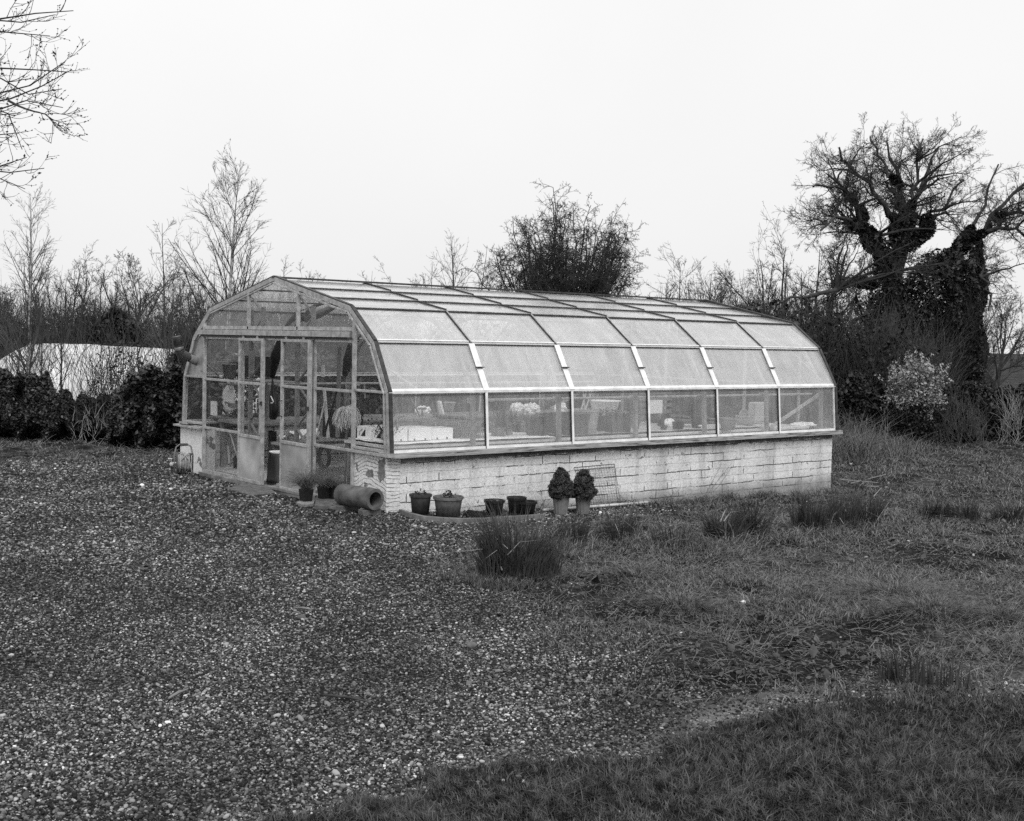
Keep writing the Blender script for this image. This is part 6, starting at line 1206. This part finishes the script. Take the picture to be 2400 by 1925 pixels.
# ---- hedges and shrubs
def cover(g_, n, prof_, dep, thick, zb=0., front=.6, bulge=.25):
    """points filling a hedge: prof_ = [(px, top_py)], depth dep"""
    xs = [a_ for a_, _ in prof_]; u = g_.uniform(xs[0], xs[-1], n); yt = np.interp(u, xs, [b2 for _, b2 in prof_]); w_ = g_.uniform(0, 1, n)**.85
    dd = thick*g_.beta(1, 2.2, n); P_ = np.zeros((n, 3)); hz = PY0+F*(fw[2]+cr[2]*(u-PX0)/F)/cu[2]; d = fw[None]+cr[None]*((u-PX0)/F)[:, None]-cu[None]*((hz-PY0)/F)[:, None]
    b_ = CAM[None]+d*(dep)[:, None] if hasattr(dep, '__len__') else CAM[None]+d*dep
    zg = hbase(b_[:, 0]); ht = (CAM[2]+(hz-yt)/F*dep-zg)*(.86+.28*vnoise(u/16, b_[:, 1]*.7, 3)); rd = bulge*np.sin(np.clip(w_, 0, 1)*3.1)
    b_ = CAM[None]+d*(dep+dd-rd+.5*(vnoise(u/22, w_*3, 8)-.5)*2)[:, None]
    b_[:, 2] = zg+zb+ht*w_; return b_, ht, w_
def hedge(name, label, cat, prof_, dep, thick, nleaf, lsz, m_, ntwig, twm, seed, tlen=.7, flat=.4, group=None, tr=.005, tup=.9, leaf_bias=None, bulge=.25):
    g_ = np.random.default_rng(seed); xs = [a_ for a_, _ in prof_]; p = col((xs[0]+xs[-1])/2, dep); t_ = thing(name, label, cat, p, group)
    if nleaf:
        P_, ht, w_ = cover(g_, nleaf, prof_, dep, thick, bulge=bulge)
        if leaf_bias: k = g_.uniform(0, 1, nleaf) < leaf_bias(w_); P_ = P_[k]
        v, f = leaves(g_, P_, lsz, flat, .35); npmesh('foliage', v, f, m_, t_)
    if ntwig:
        P_, ht, w_ = cover(g_, ntwig, prof_, dep, thick, bulge=bulge*.5); P_[:, 2] -= (ht*w_)*.35
        d = g_.normal(0, .45, (ntwig, 3)); d[:, 2] = tup+np.abs(d[:, 2]); d /= np.linalg.norm(d, axis=1, keepdims=True); Q, Rq = march(g_, P_, d, tlen*g_.uniform(.4, 1.3, ntwig)*np.clip(ht*.6, .3, 1.2), np.full(ntwig, tr), 5, .16, -.02, .3)
        v, f = tubes(Q, Rq, 3); npmesh('stems', v, f, twm, t_)
    return t_
# left: shrubs at the edge of the yard
hedge('shrub', 'dense dark evergreen shrub at the left edge of the yard', 'shrub', [(-120, 890), (0, 866), (60, 872), (110, 880), (150, 950), (165, 1000)], 21.5, 1.4, 52000, .033, laurel, 500, twigm, 401, leaf_bias=None)
hedge('shrub', 'glossy broad-leaved laurel shrub against the left side of the greenhouse', 'shrub', [(255, 950), (300, 880), (345, 862), (400, 860), (440, 880), (475, 890)], 20.6, 1.5, 36000, .042, laurel, 300, twigm, 402)
hedge('bramble_thicket', 'tangled brambles with pale dry stalks between the dark shrub and the laurel', 'brambles', [(130, 925), (180, 935), (240, 925), (300, 915)], 22.2, 1.2, 11000, .032, hedgem, 1500, twigfar, 403, tlen=.6)
hedge('dry_stalks', 'pale dry stalks standing before the brambles', 'stalks', [(170, 960), (215, 935), (260, 960), (300, 970)], 20.9, .5, 0, .04, hedgem, 60, twigpale, 404, tlen=.7, tr=.006)
hedge('leafy_sapling', 'young tree keeping its withered hanging leaves before the polytunnel', 'sapling', [(205, 850), (235, 800), (300, 790), (350, 830)], 22.0, .8, 520, .036, ivym, 200, twigm, 405, tlen=1.2, leaf_bias=lambda w_: w_ > .35)
hedge('undergrowth', 'dark undergrowth behind the laurel and the flue pipe', 'undergrowth', [(395, 850), (425, 812), (460, 790), (520, 790)], 25, 1.6, 9000, .06, hedgem, 1600, twigm, 406, tlen=.9)
hedge('twig_screen', 'thin screen of fine bare twigs in front of the white polytunnel', 'twigs', [(-60, 800), (60, 760), (200, 740), (320, 750), (440, 740), (470, 800)], 23.2, 1.0, 0, .05, hedgem, 420, twigfar, 407, tlen=1.5, tr=.005, tup=1.3)
# woodland mass behind the tunnel, and the hedge running along behind the greenhouse
def woodland(name, label, prof_, dep, thick, nt, nl, seed, m1, m2, tl=1.6, r_=.012, lsz=.11):
    o = hedge(name, label, None, prof_, dep, thick, nl, lsz, m1, 0, m2, seed, tup=1.4)
    return o
for k_, (pr_, dep, th, nl, ntw, sd_, lb, nm) in enumerate([
    ([(-300, 745), (0, 738), (110, 748), (230, 728), (330, 742), (430, 728), (560, 722), (700, 728), (900, 740)], 48, 5, 7000, 13000, 411, 'far twiggy woodland belt behind the polytunnel and left of the greenhouse', 'far_woodland'),
    ([(500, 750), (800, 760), (1100, 760), (1450, 760), (1700, 750), (1850, 715), (2000, 700)], 46, 4, 6000, 6000, 412, 'far woodland belt hidden mostly behind the greenhouse', 'far_woodland')]):
    g_ = np.random.default_rng(sd_); P_, ht, w_ = cover(g_, nl, pr_, dep, th, bulge=.3); a_ = leaves(g_, P_, .10, .3, .4)
    Q0, ht, w_ = cover(g_, ntw, pr_, dep, th, bulge=.2); Q0[:, 2] -= ht*w_*.3; d = g_.normal(0, .4, (ntw, 3)); d[:, 2] = 1.2; d /= np.linalg.norm(d, axis=1, keepdims=True); Q, Rq = march(g_, Q0, d, g_.uniform(.7, 2.6, ntw), np.full(ntw, .009), 5, .13, .0, .4); b_v, b_f = tubes(Q, Rq, 3)
    V = np.concatenate([a_[0], b_v]); Fq = np.concatenate([np.c_[a_[1], a_[1][:, 2]+0][:, [0, 1, 2, 2]], b_f+len(a_[0])])
    me_f = [tuple(q[:3]) if q[2] == q[3] else tuple(q) for q in Fq.tolist()]
    bm = MB(); bm.v = [V]; bm.f = me_f; bm.n = len(V); tag(bm.build(nm, twigm), lb, 'woodland', kind='stuff')
def hedge_line(name, label, p0, p1, h, th, nleaf, ntwig, seed, m_=hedgem, lsz=.05, twm=None):
    g_ = np.random.default_rng(seed); p0 = A3(*p0, 0); p1 = A3(*p1, 0); d = p1-p0; L_ = np.linalg.norm(d); d /= L_; nrm = A3(-d[1], d[0], 0); t_ = thing(name, label, 'hedge', ((p0+p1)/2)+A3(0, 0, hbase((p0[0]+p1[0])/2)))
    def pts(n):
        s_ = g_.uniform(0, L_, n); w_ = g_.uniform(0, 1, n)**.8; o = (g_.beta(1, 1.6, n))*th; P_ = p0+d*s_[:, None]+nrm*(o+.35*(vnoise(s_*.9, w_*3, seed)-.5))[:, None]; P_[:, 2] = hbase(P_[:, 0])+w_*h*(.82+.36*vnoise(s_*.8, o, seed+3)); return P_
    v, f = leaves(g_, pts(nleaf), lsz, .4, .35); npmesh('foliage', v, f, m_, t_)
    P_ = pts(ntwig); dd = g_.normal(0, .4, (ntwig, 3)); dd[:, 2] = 1; dd /= np.linalg.norm(dd, axis=1, keepdims=True); Q, Rq = march(g_, P_, dd, g_.uniform(.3, .9, ntwig), np.full(ntwig, .006), 4, .2, 0, .4); v, f = tubes(Q, Rq, 3); npmesh('stems', v, f, twm or twigm, t_)
    return t_
hedge_line('hedge', 'mixed leafy hedge running along behind the left glass wall', (1.9, 5.0), (15, 4.2), 1.75, 1.5, 24000, 2500, 421, laurel, .06)
# right side
hedge('thicket', 'tall tangled thicket of upright shoots behind the far gable', 'thicket', [(1560, 760), (1700, 735), (1860, 725), (1960, 700), (2050, 730), (2140, 800), (2220, 850)], 31, 3.0, 16000, .06, hedgem, 5200, twigfar, 431, tlen=1.5, tr=.007, tup=1.5)
hedge('ivy_thicket', 'dark ivy and twig mass filling the space between the two ivy-smothered trunks', 'ivy', [(2015, 820), (2038, 690), (2080, 615), (2150, 640), (2200, 625), (2260, 590), (2290, 650), (2305, 820)], 34.0, 2.0, 30000, .06, ivym, 4200, twigm, 439, tlen=1.0, tr=.006)
hedge('tangled_twigs', 'loose tangle of bare twigs between the crowns of the two ivy-smothered trees', 'twigs', [(2030, 690), (2080, 590), (2160, 545), (2230, 540), (2290, 560), (2320, 680)], 34.2, 1.6, 0, .05, ivym, 1100, twigm, 441, tlen=1.2, tr=.005, tup=.5)
hedge('hedge', 'dark leafy hedge along the foot of the great ivy tree', 'hedge', [(1900, 905), (1990, 880), (2080, 890), (2200, 905), (2300, 900)], 30, 1.6, 20000, .055, hedgem, 900, twigm, 432, bulge=.3)
hedge('clipped_hedge', 'dark clipped hedge with a level top at the right edge', 'hedge', [(2230, 925), (2290, 903), (2400, 900), (2600, 900), (2800, 900)], 31, 1.6, 20000, .055, hedgem, 700, twigm, 433, tlen=.3)
t_ = thing('pale_bush', 'rounded bush with pale variegated leaves in front of the ivy tree', 'bush', col(2150, 28.8)); g_ = np.random.default_rng(434); n = 9500
c = at(2148, 935, 28.8); d = g_.normal(0, 1, (n, 3)); d /= np.linalg.norm(d, axis=1, keepdims=True); rr = (1-g_.exponential(.16, n)).clip(.05, 1.05); k = .62+.62*vnoise(d[:, 0]*3.4+7, d[:, 2]*3.4+d[:, 1]*2+9, 5)+.25*(vnoise(d[:, 0]*9+7, d[:, 2]*9, 6)-.5)
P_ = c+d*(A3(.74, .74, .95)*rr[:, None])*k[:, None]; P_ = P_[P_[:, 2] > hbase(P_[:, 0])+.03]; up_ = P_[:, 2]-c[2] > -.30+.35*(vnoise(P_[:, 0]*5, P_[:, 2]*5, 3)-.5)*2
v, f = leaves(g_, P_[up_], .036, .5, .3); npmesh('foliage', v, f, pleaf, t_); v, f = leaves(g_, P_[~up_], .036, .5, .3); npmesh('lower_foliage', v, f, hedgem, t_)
kk_ = P_[(P_[:, 2]-c[2] > .25)]; kk_ = kk_[g_.integers(0, len(kk_), 70)]; dq = kk_-c+g_.normal(0, .2, (70, 3)); dq[:, 2] += .5; dq /= np.linalg.norm(dq, axis=1, keepdims=True); Qs, Rs = march(g_, kk_, dq, g_.uniform(.15, .5, 70), np.full(70, .004), 5, .12, .05, .4)
v, f = tubes(Qs, Rs, 3); npmesh('shoots', v, f, twigm, t_); v, f = leaves(g_, (Qs[:, 1:].reshape(-1, 1, 3)+g_.normal(0, .03, (350, 6, 3))).reshape(-1, 3), .034, .5, .3); npmesh('shoot_leaves', v, f, pleaf, t_)
Q, Rq = march(g_, np.repeat(col(2150, 28.8)[None], 50, 0)+g_.normal(0, .1, (50, 3))*A3(1, 1, 0), (lambda q: q/np.linalg.norm(q, axis=1, keepdims=True))(np.c_[g_.normal(0, .4, (50, 2)), np.ones(50)]), np.full(50, 1.7), np.full(50, .012), 5, .08, 0, .3); v, f = tubes(Q, Rq, 4); npmesh('stems', v, f, twigm, t_)
hedge('coppiced_shrub', 'bare whippy shoots rising right of the pale bush', 'shrub', [(2190, 955), (2230, 930), (2290, 940), (2320, 970)], 28.6, .9, 0, .05, hedgem, 260, twigfar, 435, tlen=1.1, tr=.008)
hedge('gnarled_stump', 'gnarled pale stump with thin shoots before the clipped hedge', 'stump', [(2350, 960), (2370, 900), (2400, 905)], 29.5, .4, 0, .05, hedgem, 90, twigpale, 436, tlen=.9, tr=.007)
g_ = np.random.default_rng(437)
for k_, (pxc, dep, lb, n, hh, rw) in enumerate([(1990, 24.5, 'tall bleached grass tuft beside the far corner of the wall', 700, .8, .5), (2045, 26, 'tall bleached grass at the foot of the dark hedge', 700, .7, .6), (2120, 27.5, 'low bleached grass in front of the pale bush', 400, .4, .6), (1975, 27.5, 'bleached grass bank behind the far gable corner', 800, 1.1, .6)]):
    c = col(pxc, dep); t_ = thing('dry_grass', lb, 'grass', c, 'bleached grass tufts right of the greenhouse'); b_ = np.stack([c[0]+g_.normal(0, rw, n), c[1]+g_.normal(0, rw*.7, n), np.full(n, c[2])], 1); v, f = blades(g_, b_, hh*g_.uniform(.4, 1.1, n), np.full(n, .009), .5, .9); npmesh('blades', v, f, mat('bleached grass', .13, .9, .7, 12) if k_ % 2 else grassd, t_)
# ---- polytunnels beyond the left shrubs
def tunnel(label, pa, pb, hA, hw, closeA, seed, frame=False):
    pa, pb = A3(*pa), A3(*pb); d = pb-pa; L_ = np.linalg.norm(d); d /= L_; nrm = A3(-d[1], d[0], 0); n, m2 = 60, 22; V = []; g_ = np.random.default_rng(seed)
    for i in range(n):
        s_ = i/(n-1); k = (math.sqrt(max(0, 1-(1-min(1, s_*L_/closeA))**2)) if closeA else 1); k = max(.02, k if s_ > 0 else .02); rib = .02*abs(math.sin(s_*L_/1.3*math.pi))
        for j in range(m2):
            a_ = math.pi*j/(m2-1); w_ = hw*k*math.cos(a_)*1.0; z_ = (hA*k-rib)*math.sin(a_)**.72
            q = pa+d*(s_*L_)+nrm*w_; V.append((q[0], q[1], q[2]+z_+.03*float(vnoise(np.array([s_*9.]), np.array([a_*3]), seed)[0])))
    ix = np.arange(n*m2).reshape(n, m2); t_ = thing('polytunnel', label, 'polytunnel', (pa+pb)/2, 'white polytunnels beyond the left shrubs')
    npmesh('sheet_cover', np.array(V), np.stack([ix[:-1, :-1], ix[1:, :-1], ix[1:, 1:], ix[:-1, 1:]], -1).reshape(-1, 4), tunnelm, t_, smooth=True)
    if frame:
        bm = MB(); q = pa-d*.05; bm.bar(q-nrm*hw+U*0, q-nrm*hw+U*hA*.8, .09, .09); bm.bar(q+nrm*hw, q+nrm*hw+U*hA*.8, .09, .09); bm.bar(q-nrm*hw+U*hA*.8, q+nrm*hw+U*hA*.8, .09, .09); bm.build('end_frame', wood, t_)
    ix2 = []
    bm = MB()
    bm.add([V[(n-1)*m2+j] for j in range(m2)], [tuple(range(m2))]); bm.build('end_sheet', tunnelm, t_)
    for i in range(6, n, 9): MB().tube([np.array(V[i*m2+j])+U*.006 for j in range(m2)], .016, 5, cap=False).build('hoop', mat('tunnel hoop', .22, .6, .2, 5), t_)
    return t_
a_ = col(-45, 31); b2 = col(425, 31.5); tunnel('long low white polytunnel behind saplings with a rounded left end', a_, b2, hgt(150, 791, 31.5), 2.2, 1.9, 1)
a_ = col(335, 34.5); b2 = col(560, 36); tunnel('smaller white polytunnel with a dark timber end frame beside the flue pipe', a_, b2, hgt(380, 801, 35), 2.0, 0, 2, True)
